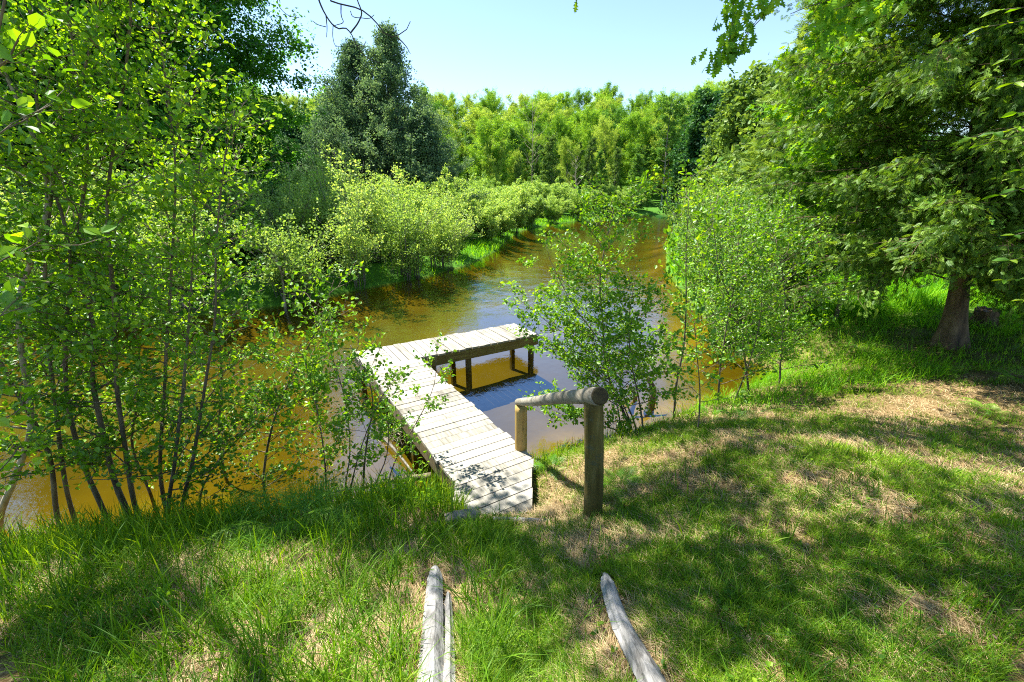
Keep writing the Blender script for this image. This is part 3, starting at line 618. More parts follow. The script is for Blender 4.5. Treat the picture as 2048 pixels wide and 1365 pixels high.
px_tree([(366, 1040), (386, 920), (412, 760), (430, 640), (432, 500), (442, 380), (452, 300), (470, 220)], 4.0, 0.3, 16, 0.022, 0.005, 30, 0.2, 0.7, 'alder with a curved stem crossing the amber water, upper right of the clump', group=GL, leafn=6)
px_tree([(440, 905), (443, 760), (438, 600), (442, 500), (462, 380), (482, 290)], 4.5, 0.2, 17, 0.021, 0.005, 30, 0.12, 0.8, 'straight brown alder standing in water right of the clump', group=GL, leafn=6)
px_tree([(300, 985), (266, 900), (282, 760), (268, 640), (250, 540), (232, 470), (215, 380)], 4.2, 0.2, 18, 0.019, 0.006, 30, 0.14, 0.75, 'thin kinked alder stem behind the tall one', group=GL)
px_tree([(528, 975), (536, 890), (562, 800), (602, 720), (642, 640), (668, 560)], 4.3, 0.2, 19, 0.018, 0.004, 26, 0.12, 0.75, 'young alder leaning right towards the dock', group=GL, leafn=6)
px_tree([(400, 1010), (455, 900), (540, 830), (600, 800), (660, 770)], 4.3, 0.3, 20, 0.014, 0.003, 26, 0.15, 0.55, 'low arching alder bough spreading leaves over the amber water', group=GL, leafn=6)
px_tree([(120, 1050), (95, 900), (20, 760), (-60, 600), (-90, 350), (-80, 100)], 3.0, 0.2, 21, 0.026, 0.008, 34, 0.2, 0.8, 'alder just outside the left edge reaching its leaves into the photo', group=GL)
px_tree([(-60, 1250), (-70, 900), (-60, 500), (-30, 200), (20, -50)], 1.9, 0.1, 22, 0.012, 0.004, 16, 0.2, 0.42, 'nearest alder with large out-of-line leaves at the far left', group=GL, ntw=6, leafn=4, leafs=0.066)
px_tree([(150, 1040), (110, 800), (90, 560), (120, 300), (180, 90), (200, -60)], 4.6, 0.3, 23, 0.024, 0.006, 42, 0.3, 0.85, 'leafy alder behind the others, filling the upper left', group=GL)
px_tree([(330, 1010), (330, 760), (345, 500), (350, 320), (330, 150), (310, 0)], 4.8, 0.3, 24, 0.024, 0.006, 40, 0.35, 0.8, 'rear alder whose crown tops the left clump', group=GL)
# shrub between the clump and the dock
def shrub_extra(stems, rr0=0.010, L=0.3, leafs=0.05, nb=12, leafn=6, Y=None):
    def f(r, w, l, B):
        for (pix, YY) in stems:
            YY = surf(*pix[0])[1]; pts = np.array([W(px, py, YY) for px, py in pix]); g0 = gz(pts[0][0], pts[0][1]); pts = np.vstack([[pts[0][0], pts[0][1], g0 - .08], pts])
            grow(r, interp(pts - B, 18), rr0, 0.0025, nb, 0.3, lambda t: L * (1 - .3 * t), lambda t: .4, 6, .15, leafn + 1, leafs * .85, w, l, T=(AL, RDF), up=.3, twig_r=.002, jit=.02, sides=6)
    return f
px_tree([(728, 1010), (728, 940), (736, 870), (746, 810), (730, 740), (700, 690)], 4.1, 0.1, 31, 0.016, 0.004, 16, 0.45, 0.4, 'leafy shrub with dark forked stems growing beside the left edge of the dock', name='shrub', cat='shrub', ntw=6, leafs=.05, twl=.15,
        extra=shrub_extra([([(700, 1012), (712, 930), (735, 860), (760, 800), (800, 745)], 4.1), ([(775, 990), (800, 900), (830, 850), (870, 760), (872, 700)], 4.2), ([(690, 1000), (700, 900), (690, 800), (660, 700), (640, 640)], 4.2), ([(745, 1000), (775, 900), (770, 820), (720, 760), (690, 760)], 4.05)]), group=None)
px_tree([(655, 1012), (650, 930), (640, 850), (620, 760), (600, 690)], 4.35, 0.1, 32, 0.012, 0.003, 22, 0.2, 0.5, 'leafy alder sapling over blue water left of the dock', ntw=7, leafs=.052, twl=.17, group=None)
# ------------------------------------------------------------------ saplings right of the handrail
px_tree([(1262, 866), (1245, 820), (1215, 745), (1205, 640), (1200, 560), (1215, 470), (1230, 410)], 5.7, 0.1, 41, 0.026, 0.005, 48, 0.14, 0.95, 'bushy young alder with several stems rising behind the log handrail', ntw=14, leafn=10, leafs=.05,
        extra=shrub_extra([([(1285, 862), (1278, 800), (1262, 720), (1258, 640), (1270, 560)], 5.9), ([(1240, 868), (1230, 800), (1170, 730), (1110, 700), (1065, 660)], 5.6), ([(1240, 868), (1200, 850), (1150, 830), (1100, 840)], 5.3), ([(1272, 866), (1250, 800), (1210, 700), (1140, 600), (1100, 520)], 5.8), ([(1262, 866), (1230, 780), (1160, 690), (1090, 640), (1040, 600)], 5.5)], .014, .62, .062, 28, 9))
px_tree([(1348, 838), (1354, 760), (1366, 700), (1372, 620), (1372, 520), (1376, 430), (1382, 350)], 6.2, 0.1, 42, 0.020, 0.003, 22, 0.2, 0.55, 'tall slim alder sapling with a sparse crown right of the bushy one', ntw=6, leafn=5, leafs=.075,
        extra=shrub_extra([([(1366, 700), (1390, 600), (1405, 520), (1425, 450)], 6.2), ([(1395, 860), (1400, 790), (1395, 720), (1388, 640)], 5.9)], .010, .5, .065, 14, 6))
px_tree([(1437, 812), (1440, 740), (1452, 660), (1470, 560), (1478, 470)], 6.9, 0.1, 43, 0.016, 0.003, 30, 0.15, 0.7, 'slender alder on the shore in front of the orange shallows', ntw=8, leafn=8, leafs=.05)
px_tree([(1500, 792), (1490, 720), (1475, 640), (1440, 540), (1425, 440), (1420, 400)], 7.0, 0.2, 45, 0.018, 0.003, 40, 0.12, 0.8, 'leafy alder with a leftward lean at the edge of the orange shallows', ntw=10, leafn=8)
px_tree([(1560, 772), (1562, 700), (1570, 600), (1560, 520), (1540, 440)], 7.6, 0.2, 46, 0.018, 0.003, 40, 0.12, 0.85, 'leafy alder where the orange shallows meet the grassy point', ntw=10, leafn=8)
px_tree([(1465, 808), (1500, 720), (1520, 640), (1525, 560)], 7.0, 0.1, 44, 0.013, 0.003, 16, 0.3, 0.5, 'thin leaning alder sapling nearest the sunny grass point', ntw=6, leafn=5, leafs=.055)

# ------------------------------------------------------------------ big cedar on the right, with its stump neighbour
cb = G(1897, 690); CBX = np.array([cb[0], cb[1], cb[2]])
def big_cedar(w, l):
    r = np.random.default_rng(60)
    tr = interp([(0, 0, -0.3), (0.0, 0, 0.05), (-0.08, 0, 0.6), (-0.22, 0.05, 1.6), (-0.60, 0.2, 4.1), (-0.85, 0.3, 7), (-1.0, 0.3, 12.5)], 50)
    # fluted base
    S = 20; ang = np.arange(S) * 2 * pi / S
    hgt = tr[:, 2]; rad = 0.125 * (1 - hgt / 14.5) + 0.13 * np.exp(-np.maximum(hgt, 0) / 0.35)
    fl = 1 + 0.16 * np.sin(ang[None] * 5 + 0.4) * np.exp(-np.maximum(hgt, 0) / 1.5)[:, None] + 0.05 * r.standard_normal((1, S))
    V = tr[:, None] + (rad[:, None] * fl)[..., None] * np.stack([np.cos(ang), np.sin(ang), 0 * ang], -1)[None]
    i = np.arange(len(tr) - 1)[:, None] * S; j = np.arange(S)[None]; jn = (j + 1) % S
    w.add(V.reshape(-1, 3), np.stack([i + j, i + jn, i + S + jn, i + S + j], -1).reshape(-1, 4))
    def Lc(t): return 2.8 * (1 - t) ** 0.75 + 0.25
    grow(r, tr, 0.02, 0.01, 220, 0.105, Lc, lambda t: 0.1 + 0.5 * t, 46, 0.45, 13, 0.12, w, l, T=(SP, SPF), up=0.1, droop=0.55, flat=0.35, spread=0.45, jit=0.04, twig_r=0.004, brr=0.9, hang=0.45)
    grow(r, tr, 0.02, 0.01, 44, 0.105, lambda t: 2.9, lambda t: 0.15, 50, 0.5, 13, 0.12, w, l, T=(SP, SPF), up=0.1, droop=0.5, flat=0.3, spread=0.45, jit=0.04, twig_r=0.004, brr=0.9, hang=0.45)
    for q in range(60):   # bare dead twigs low in the crown
        az = r.random() * 2 * pi; z = r.uniform(1.5, 5); L = r.uniform(0.8, 2.2); d = np.array([cos(az), sin(az), r.uniform(-.3, .3)])
        xo = -.15 * z; w.tube([tr[0] + [xo, .1, z], tr[0] + [xo, .1, z] + d * L * .5 + [0, 0, -.05], tr[0] + [xo, .1, z] + d * L + r.normal(size=3) * .15], [.012, .007, .003], 4, cap=False)
def _bc(w, l):
    big_cedar(w, l); r = np.random.default_rng(61); tr = interp([(0, 0, 0), (-.22, .05, 1.6), (-.6, .2, 4.1), (-.85, .3, 7), (-1, .3, 12.5)], 50)
    grow(r, tr, 0.02, 0.01, 120, 0.10, lambda t: 1.7, lambda t: 0.15, 46, 0.45, 13, 0.12, w, l, T=(SP, SPF), up=0.1, droop=0.6, flat=0.3, spread=0.45, jit=0.05, twig_r=0.004, brr=0.9, hang=0.5, tend=.62, azbias=(-1.75, .85))
tree('cedar', 'large old cedar with a fluted trunk and low drooping crown on the right bank', 'tree', tuple(CBX), _bc, M['cedarbark'], M['cedar'])
def stump_at(px, py, r0, h_, label):
    b = G(px, py); a = Acc(); S = 18; ang = np.arange(S) * 2 * pi / S; r = np.random.default_rng(7); V = []
    hs = [-0.2, 0.02, 0.12, h_ * .6, h_]
    for k, z in enumerate(hs):
        rr = r0 * (1.45 if k < 2 else 1.15 if k == 2 else 1) * (1 + .1 * np.sin(ang * 5) + .03 * r.standard_normal(S)); zz = z + (0.03 * r.standard_normal(S) if k == 4 else 0)
        V.append(np.stack([rr * np.cos(ang), rr * np.sin(ang), z + 0 * ang + (zz - z)], -1))
    V.append(np.stack([.6 * r0 * np.cos(ang), .6 * r0 * np.sin(ang), h_ - .03 + .02 * r.standard_normal(S)], -1))
    V = np.concatenate(V); i = np.arange(5)[:, None] * S; j = np.arange(S)[None]; jn = (j + 1) % S
    a.add(V, np.stack([i + j, i + jn, i + S + jn, i + S + j], -1).reshape(-1, 4)); a.f.setdefault(S, []).append(np.arange(S)[None] + 5 * S); a.t.setdefault(S, []).append(np.array([.5], np.float32))
    o = a.obj('tree_stump', M['cedarbark'], loc=tuple(b)); tag(o, label, 'stump')
stump_at(1963, 652, 0.17, 0.33, 'cut stump in the shade just behind the big cedar trunk')

# ------------------------------------------------------------------ young oak, pine and other cedars left of the big cedar
def simple_tree(name, label, base, H, R, seed, lm, wm, nb, ntw, leafn, leafs, T, t0=0.15, prof=None, elev=None, r0=None, group=None, lean=(0, 0), **kw):
    def b(w, l):
        r = np.random.default_rng(seed)
        tr = interp([(0, 0, -0.3), (0.02 * H * r.normal() * .5, 0.02 * H * r.normal() * .5, H * .33), (lean[0] * .5 + 0.015 * H * r.normal(), lean[1] * .5, H * .66), (lean[0], lean[1], H)], 26)
        grow(r, tr, r0 or H * 0.014, H * 0.002, nb, t0, prof or (lambda t: R * max(0.15, math.sqrt(max(0, 1 - ((t - 0.45) / 0.58) ** 2)))), elev or (lambda t: .15 + .6 * t), ntw, kw.pop('twl', 0.3 * R) if 'twl' in kw else 0.3 * R, leafn, leafs, w, l, T=T, **kw)
    return tree(name, label, 'tree', base, b, M[wm], M[lm], group)
cone = lambda R: (lambda t: R * max(0.03, 1 - t) ** 0.85 + 0.08 * R)
def base_at(px, Y, z=None):
    p = W(px, 400, Y); return (p[0], Y, (gz(p[0], Y) if z is None else z))
simple_tree('oak', 'young oak with drooping bright lobed leaves in front of the big cedar', base_at(1730, 9.0), 5.6, 1.7, 71, 'oak', 'bark', 44, 11, 7, 0.15, (OAK, OAKF), t0=0.42, twl=0.32, up=0.1, droop=0.35, lean=(-1.0, -.5), hang=0.7, jit=.05, azbias=(3.1, 0.55), r0=.05)
simple_tree('pine', 'soft young pine with feathery light green needles beside the big cedar', base_at(1660, 9.3), 4.6, 1.35, 72, 'pinesoft', 'bark', 40, 14, 12, 0.16, (ND, NDF), t0=0.3, prof=cone(1.5), elev=lambda t: .1 + .4 * t, twl=.3, up=.3, jit=.03)
simple_tree('cedar', 'tall shaggy cedar behind the young oak and pine, left of the big cedar', base_at(1670, 14.5), 9.5, 2.4, 73, 'cedar', 'cedarbark', 90, 22, 8, 0.30, (SP, SPF), t0=0.08, prof=cone(2.5), elev=lambda t: .0 + .4 * t, twl=.6, droop=.5, up=.1, jit=.06, hang=.4)
simple_tree('cedar', 'lower olive cedar at the right bank, beyond the young pine', base_at(1590, 17.0), 8.2, 2.4, 74, 'cedarfar', 'cedarbark', 80, 18, 7, 0.42, (SP, SPF), t0=0.05, prof=cone(2.8), elev=lambda t: .1 + .4 * t, twl=.7, droop=.3, up=.2, jit=.08)
# right bank conifers further on
for (px, ytop, Y, R, s_, lab) in ((1530, 168, 27, 3.0, 81, 'olive green cedar with a pointed top above the right bank shrubs'), (1483, 184, 34, 3.0, 82, 'cedar with a dark narrow tip between two others on the right bank'),
                                  (1447, 205, 42, 2.6, 83, 'thin dark cedar spire on the skyline right of the gap'), (1414, 198, 44, 2.6, 84, 'dark grey green cedar spire left of the thin one')):
    t_ = W(px, ytop, Y); g_ = gz(t_[0], Y)
    simple_tree('cedar', lab, (t_[0], Y, g_), t_[2] - g_, R, s_, 'cedarfar' if Y < 40 else 'cedardark', 'cedarbark', 70, 14, 7, 0.55, T3, t0=0.04, prof=cone(R), elev=lambda t: .2 + .5 * t, twl=.8, up=.2, jit=.1, twood=False, group='cedars along the right bank')

# ------------------------------------------------------------------ conifers and maple across the river on the left
for (px, ytop, Y, R, s_, lab, fl) in ((774, 68, 32, 4.1, 91, 'tallest dark cedar of the pair across the river', .0), (706, 98, 33, 4.4, 92, 'second dark cedar of the pair, left of the tallest', 0), (838, 240, 30, 2.4, 93, 'lower cedar forming the dark right shoulder of the pair', 0), (655, 225, 36, 2.6, 94, 'cedar with a paler crown on the left of the pair', 0)):
    t_ = W(px, ytop, Y); g_ = gz(t_[0], Y)
    simple_tree('cedar', lab, (t_[0], Y, g_), t_[2] - g_, R, s_, 'cedargrey', 'darkbark', 210, 17, 6, 0.25, T3, t0=0.06, prof=lambda t, R=R: 1.5 * R * (max(0.0, 1 - t) ** .95) + .08, elev=lambda t: .35 + .4 * t, twl=.6, up=.35, jit=.10, twood=False, group='dark cedars across the river')
simple_tree('maple', 'big dark green maple overhanging the sky edge across the river', base_at(375, 23.0), 17.0, 6.3, 95, 'maple', 'greybark', 170, 26, 9, 0.32, T5, t0=0.12, prof=lambda t: 6.0 * math.sqrt(max(.02, 1 - ((t - .42) / .62) ** 2)), elev=lambda t: .1 + .7 * t, twl=1.1, up=.2, droop=.2, jit=.12, twood=False)
simple_tree('maple', 'rounder maple behind the upper left alders', base_at(110, 20), 15, 5.6, 96, 'maple', 'greybark', 90, 20, 8, 0.30, T5, t0=0.15, elev=lambda t: .1 + .7 * t, twl=1.0, up=.2, jit=.12, twood=False)
for (px, Y, H, s_, lab) in ((-60, 17, 15, 97, 'blue green conifer behind the far left alders'), (60, 19, 17, 98, 'tall dark conifer behind the upper left alders'), (250, 24, 16, 99, 'dark conifer rising behind the maple'), (600, 44, 9, 100, 'grey green fir in the gap right of the maple')):
    simple_tree('conifer', lab, base_at(px, Y), H, 3, s_, 'cedardark', 'darkbark', 80, 16, 7, 0.5, T3, t0=0.05, prof=cone(3.4), elev=lambda t: .0 + .4 * t, twl=.8, droop=.3, up=.1, jit=.1, twood=False)

# ------------------------------------------------------------------ shrubs along the far bank
def shrub_proto(seed, H, R, ns, lm, leafs, leafn, T=(RD, RDF), wm='greybark', low=0.10, name='bank_shrub'):
    r = np.random.default_rng(seed); e = empty(name, (0, 0, -50)); w = Acc(); l = Acc()
    for s in range(ns):
        az = r.random() * 2 * pi; k = math.sqrt(r.random()); d = np.array([cos(az), sin(az), 0]); b = d * R * .25 * k
        top = d * R * (.8 * k + .1) + [0, 0, H * (1 - .3 * k) * (r.uniform(.8, 1.05) if r.random() < .62 else r.uniform(.25, .75))]
        tr = interp([b + [0, 0, -.15], b * .5 + top * .5 + [0, 0, .1 * H] - d * .15 * R * k, top], 12)
        grow(r, tr, .018, .004, 9, low, lambda t: .30 * R * (1 - .4 * t), lambda t: .8, 6, .30, leafn, leafs, w, l, T=T, up=.4, jit=.05, sides=4, bsides=3, twig_r=.004, twood=False, wob=0, nvar=1.1)
    w.obj('stems', M[wm], e, smooth=True); l.obj('leaves', M[lm], e)
    return e
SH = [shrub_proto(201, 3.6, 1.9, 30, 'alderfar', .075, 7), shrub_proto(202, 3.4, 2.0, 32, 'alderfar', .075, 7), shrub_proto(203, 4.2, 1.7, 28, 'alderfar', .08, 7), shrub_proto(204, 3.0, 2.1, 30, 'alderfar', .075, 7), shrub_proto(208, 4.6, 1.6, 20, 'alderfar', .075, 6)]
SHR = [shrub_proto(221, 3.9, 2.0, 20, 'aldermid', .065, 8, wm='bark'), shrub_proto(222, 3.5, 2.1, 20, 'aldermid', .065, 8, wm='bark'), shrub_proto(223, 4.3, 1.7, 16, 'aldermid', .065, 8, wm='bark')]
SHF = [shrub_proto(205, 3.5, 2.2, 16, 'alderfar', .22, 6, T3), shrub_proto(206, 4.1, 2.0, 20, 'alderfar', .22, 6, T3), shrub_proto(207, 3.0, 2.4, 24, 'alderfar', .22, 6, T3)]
first = {}
def place(protos, k, loc, rz, sc, label, group, cat='shrub', name=None):
    p = protos[k % len(protos)]
    if id(p) not in first:
        first[id(p)] = 1; p.location = loc; p.rotation_euler = (0, 0, rz); p.scale = sc; tag(p, label, cat, group)
        if name: p.name = name
        return p
    return dup(p, loc, rz, sc, label, group, name)
rs = np.random.default_rng(77)
def inl(x, y): return float(river_sd(np.array([x]), np.array([y]))[0])
near_labels = ['pale green bank shrub across the river at the far left', 'bank shrub opposite the leftmost alders', 'bank shrub opposite the tallest alder', 'dense shrub on the far bank beside the pale leaning snag', 'many-stemmed shrub at the shaded undercut bank',
               'wide grey-stemmed shrub overhanging the amber water', 'shrub arching low over the water left of the grassy point', 'rounded shrub above the bright grassy point']
for k, (x, y, s) in enumerate([(-14.3, 10.0, 1), (-11.8, 11.3, 1), (-9.5, 12.2, 1), (-7.0, 13.7, 1.0), (-5.6, 15.5, 1.0), (-4.2, 17.2, 1), (-3.1, 19.2, .95), (-3.0, 22.3, .9)]):
    place(SH, k, (x, y, gz(x, y)), rs.random() * 6.3, (s, s, s * rs.uniform(.92, 1.08)), near_labels[k], 'shrubs along the near part of the far bank')
k = 0
pts = []
for y in np.arange(13, 30, 2.1):
    for x in np.arange(-30, 2, 2.4):
        X_, Y_ = x + rs.normal() * .5, y + rs.normal() * .5; d = inl(X_, Y_)
        if d > 2.2 and X_ < -1 and not (X_ > -4 and Y_ < 27) and abs(X_ / Y_) < 1.25: pts.append((X_, Y_))
for (x, y) in pts:
    s = rs.uniform(.9, 1.15); place(SHF if y > 22 else SH, k, (x, y, gz(x, y)), rs.random() * 6.3, (s, s, s), 'pale green shrub in the thicket behind the far bank shrubs', 'thicket behind the far bank shrubs'); k += 1
# the point and the upstream bank
for (x, y, s, lab) in ((-1.7, 29.0, .9, 'shrub at the upstream end of the grassy point'), (-1.0, 33, 1.0, 'first shrub upstream of the grassy point'), (0.0, 37.5, 1, 'second shrub upstream of the grassy point'), (1.6, 43, .95, 'shrub overhanging the river at its bend'), (4.4, 49.0, .9, 'shrub touching the water near the far pool'), (8, 55.2, .9, 'shrub behind the far pool'), (13, 61.5, .95, 'rounded shrub standing at the head of the river'), (17, 67, 1, 'shrub filling the left side of the river gap')):
    place(SHF, k, (x, y, gz(x, y)), rs.random() * 6.3, (s * 1.1, s * 1.1, s), lab, 'shrubs on the upstream bank'); k += 1
for y in np.arange(29, 72, 3.2):
    for x in np.arange(-22, 34, 3.6):
        X_, Y_ = x + rs.normal() * .7, y + rs.normal() * .7; d = inl(X_, Y_)
        if d > 2.6 and abs(X_ / Y_) < .62 and not (X_ > 10 and Y_ < 58) and X_ < 0.45 * Y_:
            s = rs.uniform(.8, 1.2); place(SHF, k, (X_, Y_, gz(X_, Y_)), rs.random() * 6.3, (s * 1.1, s * 1.1, s * rs.uniform(.85, 1.1)), 'pale shrub of the low marsh thicket below the forest', 'marsh thicket below the forest'); k += 1
# right bank
for (x, y, s, lab, pr) in ((4.9, 9.2, .8, 'nearest pale shrub overhanging the orange shallows on the right', SHR), (5.5, 11.4, .95, 'broad alder shrub leaning over the river behind the slim sapling', SHR), (6.3, 14.2, .95, 'alder shrub over the river halfway to the bend', SHR), (8.3, 20.6, .9, 'pale shrub over the river on the right before the bend', SHR), (6.3, 9.9, .85, 'dense alder shrub over the shaded water by the right bank', SHR), (7.4, 11.4, .85, 'full alder shrub left of the cedar on the right bank', SHR), (6.5, 12.8, .9, 'alder shrub second along the right bank', SHR), (7.6, 15.2, .95, 'alder shrub third along the right bank', SHR), (7.9, 18.5, .9, 'alder shrub fourth along the right bank', SHR),
                         (10.2, 23, .9, 'small pale shrub upstream on the right bank', SHF), (12.0, 27, .9, 'pale shrub leaning to the river on the right bank', SHF), (14.2, 32, .9, 'pale shrub halfway up the right bank', SHF), (17.0, 38, .95, 'pale shrub near the far bend on the right', SHF), (20, 44, 1, 'pale shrub at the far bend on the right', SHF), (24, 51, 1, 'last shrub before the river gap on the right', SHF)):
    place(pr, k, (x, y, gz(x, y)), rs.random() * 6.3, (s, s, s), lab, 'shrubs along the right bank'); k += 1
for y in np.arange(21, 52, 4.2):
    for x in np.arange(10, 40, 3.6):
        X_, Y_ = x + rs.normal() * .6, y + rs.normal() * .6
        if inl(X_, Y_) > 3.4 and X_ / Y_ < .8: place(SHF, k, (X_, Y_, gz(X_, Y_)), rs.random() * 6.3, (1, 1, rs.uniform(.9, 1.1)), 'pale shrub in the thicket behind the right bank', 'thicket behind the right bank'); k += 1

# ------------------------------------------------------------------ forest on the hill
def forest_proto(kind, seed):
    r = np.random.default_rng(seed); e = empty('forest_tree', (0, 0, -60)); w = Acc(); l = Acc()
    H = 14.0
    tr = interp([(0, 0, -.5), (r.normal() * .2, r.normal() * .2, 5), (r.normal() * .3, r.normal() * .3, 10), (r.normal() * .3, 0, H)], 14)
    if kind in ('round', 'pale', 'bright', 'olive'):
        grow(r, tr, .16, .03, 44, .14, lambda t: 4.3 * math.sqrt(max(.05, 1 - ((t - .52) / .56) ** 2)), lambda t: .05 + .95 * t, 15, 1.2, 15, .32, w, l, T=(T3 if kind == 'pale' else T5), up=.15, nvar=1.0, jit=.16, twood=False, sides=5, bsides=3, twig_r=.015)
        lm = {'round': 'forest', 'olive': 'forestdark', 'pale': 'forestpale', 'bright': 'forest'}[kind]
    elif kind == 'spruce':
        grow(r, tr, .13, .02, 70, .10, cone(2.9), lambda t: -.1 + .5 * t, 11, .8, 9, .42, w, l, T=T3, up=.2, droop=.2, flat=.25, jit=.08, twood=False, sides=5, bsides=3, twig_r=.01); lm = 'pine'
    elif kind == 'cedar':
        grow(r, tr, .15, .02, 60, .06, lambda t: 2.3 * max(0, 1 - t) ** .6 + .1, lambda t: .5, 9, .7, 9, .40, w, l, T=T3, up=.5, jit=.1, twood=False, sides=5, bsides=3, twig_r=.01); lm = 'cedarfar'
    elif kind == 'whitepine':
        grow(r, tr, .16, .03, 30, .45, lambda t: 3.0 * (1.15 - t) ** .6, lambda t: .15 + .2 * t, 12, .7, 9, .40, w, l, T=T3, up=.3, flat=.2, jit=.08, twood=False, sides=5, bsides=3, twig_r=.012); lm = 'pine'
    w.obj('trunk', M['greybark'], e, smooth=True); l.obj('crown', M[lm], e); return e
KD = {'olive': ([forest_proto('olive', 311), forest_proto('olive', 312)], 'darker green broadleaf tree of the hillside forest', 'broadleaf_tree'),
      'bright': ([forest_proto('bright', 301), forest_proto('bright', 302), forest_proto('bright', 303)], 'round bright green broadleaf tree of the hillside forest', 'broadleaf_tree'),
      'pale': ([forest_proto('pale', 304), forest_proto('pale', 305)], 'pale feathery young-leaved tree of the hillside forest', 'pale_leaved_tree'),
      'spruce': ([forest_proto('spruce', 306), forest_proto('spruce', 307)], 'narrow pointed spruce of the hillside forest', 'spruce'),
      'cedar': ([forest_proto('cedar', 308), forest_proto('cedar', 309)], 'dense olive cedar of the hillside forest', 'cedar'),
      'whitepine': ([forest_proto('whitepine', 310)], 'tall pine with tiered boughs of the hillside forest', 'pine')}
rs = np.random.default_rng(5)
rows = [(69, .62, ['cedar', 'cedar', 'pale', 'spruce', 'pale'], 4.6), (75, .72, ['cedar', 'pale', 'spruce', 'pale', 'bright'], 5.0), (83, .8, ['pale', 'spruce', 'olive', 'pale', 'whitepine'], 5.5),
        (93, .88, ['pale', 'olive', 'whitepine', 'spruce', 'bright'], 6.0), (105, .95, ['bright', 'pale', 'bright', 'whitepine'], 6.4), (119, 1.0, ['bright', 'bright', 'pale', 'spruce'], 6.8), (134, 1.02, ['bright', 'bright', 'bright', 'pale'], 6.0), (127, 1.0, ['bright', 'pale'], 6.5), (112, .95, ['bright', 'olive', 'pale'], 6.2), (99, .9, ['pale', 'bright', 'olive'], 6.5), (88, .85, ['pale', 'bright', 'spruce', 'olive'], 6.5)]
for (y, s, ks, st) in rows:
    for x in np.arange(-0.72 * y, 0.78 * y, st):
        X_, Y_ = x + rs.normal() * st * .25, y + rs.normal() * 1.8
        if abs(X_) < 1 or inl(X_, Y_) < 3: 
            if inl(X_, Y_) < 3: continue
        kd = ks[rs.integers(len(ks))]; P_, lab, nm = KD[kd]; where = 'in its front row' if y < 80 else 'halfway up the slope' if y < 104 else 'on the skyline'; q = s * rs.uniform(.78, 1.16); wd = q * rs.uniform(.8, 1.35)
        place(P_, int(rs.integers(len(P_))), (X_, Y_, gz(X_, Y_)), rs.random() * 6.3, (wd, wd, q), lab.replace('of the hillside forest', 'of the hillside forest, ' + where).replace('in the hillside forest', 'in the hillside forest, ' + where), {'bright': 'broadleaf trees on the hillside', 'olive': 'darker broadleaf trees on the hillside', 'pale': 'pale-leaved trees on the hillside', 'spruce': 'spruces on the hillside', 'cedar': 'cedars at the forest edge', 'whitepine': 'pines on the hillside'}[kd] + ('' if kd == 'cedar' else ', front row' if y < 80 else ', mid slope' if y < 104 else ', skyline'), 'tree', nm)
for (px, ytop, Y, s_, lab) in ((1345, 196, 78, 1, 'tall dark pine poking above the skyline, left of a second one'), (1378, 205, 80, 2, 'tall dark pine poking above the skyline, right of the first'), (838, 178, 90, 3, 'narrow pine tip at the left end of the skyline')):
    t_ = W(px, ytop, Y); g_ = gz(t_[0], Y); H = t_[2] - g_; dup(KD['whitepine'][0][0], (t_[0], Y, g_), s_ * 2.1, (H / 15, H / 15, H / 14.3), lab, 'pines on the hillside, skyline')
# dead trees in front of the forest
def snag(px, pyb, pyt, Y, label, seed, br=18, r0=.09):
    r = np.random.default_rng(seed); t_ = W(px, pyt, Y); g_ = gz(t_[0], Y); w = Acc(); l = Acc(); H = t_[2] - g_
    tr = interp([(0, 0, -.3), (.1, 0, H * .5), (0, 0, H)], 12); grow(r, tr, r0, .02, br, .3, lambda t: H * .28 * (1 - .5 * t), lambda t: .7, 4, .7, 0, .1, w, l, up=.5, twig_r=.012)
    o = w.obj('dead_tree', M['palebark'], smooth=True, loc=(t_[0], Y, g_)); tag(o, label, 'dead tree')
snag(1152, 385, 318, 62, 'bare grey dead tree standing in the marsh below the forest', 401)
snag(1065, 380, 205, 84, 'dead spruce spire poking above the forest skyline', 402, 40, .12)
snag(548, 610, 500, 12.9, 'pale broken snag on the far bank behind the alders', 403, 6, .05)

# ------------------------------------------------------------------ grass
def blades(acc, x, y, h, w, lean, rng, z=None, segs=3, az=None, zoff=0.0, curl=1.6, tint=None):
    n = len(x)
    if z is None: z = height(x, y)
    if az is None: az = rng.random(n) * 2 * pi
    d = np.stack([np.cos(az), np.sin(az), 0 * az], -1); wv = np.stack([-np.sin(az), np.cos(az), 0 * az], -1)
    tw = rng.normal(size=n) * 0.7; wv = wv * np.cos(tw)[:, None] + d * np.sin(tw)[:, None]
    b = np.stack([x, y, z - 0.004 + zoff], -1); ss = np.linspace(0, 1, segs + 1); V = []
    for k, s in enumerate(ss):
        up = h * (s - lean * 0.45 * s ** 2); c = b + np.stack([0 * up, 0 * up, up], -1) + d * (h * lean * (s ** curl))[:, None]
        ww = w * (1 - s) ** 0.6 * (0.75 + 0.5 * s)
        if k < segs: V += [c - wv * ww[:, None] / 2, c + wv * ww[:, None] / 2]
        else: V += [c]
    V = np.stack(V, 1); k = V.shape[1]; base = (np.arange(n) * k)[:, None]
    if tint is None: tint = rng.random(n)
    q = np.concatenate([base + np.array([2 * j, 2 * j + 1, 2 * j + 3, 2 * j + 2]) for j in range(segs - 1)]); t = base + np.array([k - 3, k - 2, k - 1])
    s0 = acc.n; acc.v.append(V.reshape(-1, 3).astype(np.float32)); acc.n += n * k
    if len(q): acc.f.setdefault(4, []).append(q + s0); acc.t.setdefault(4, []).append(np.tile(tint, segs - 1).astype(np.float32))
    acc.f.setdefault(3, []).append(t + s0); acc.t.setdefault(3, []).append(np.asarray(tint, np.float32))
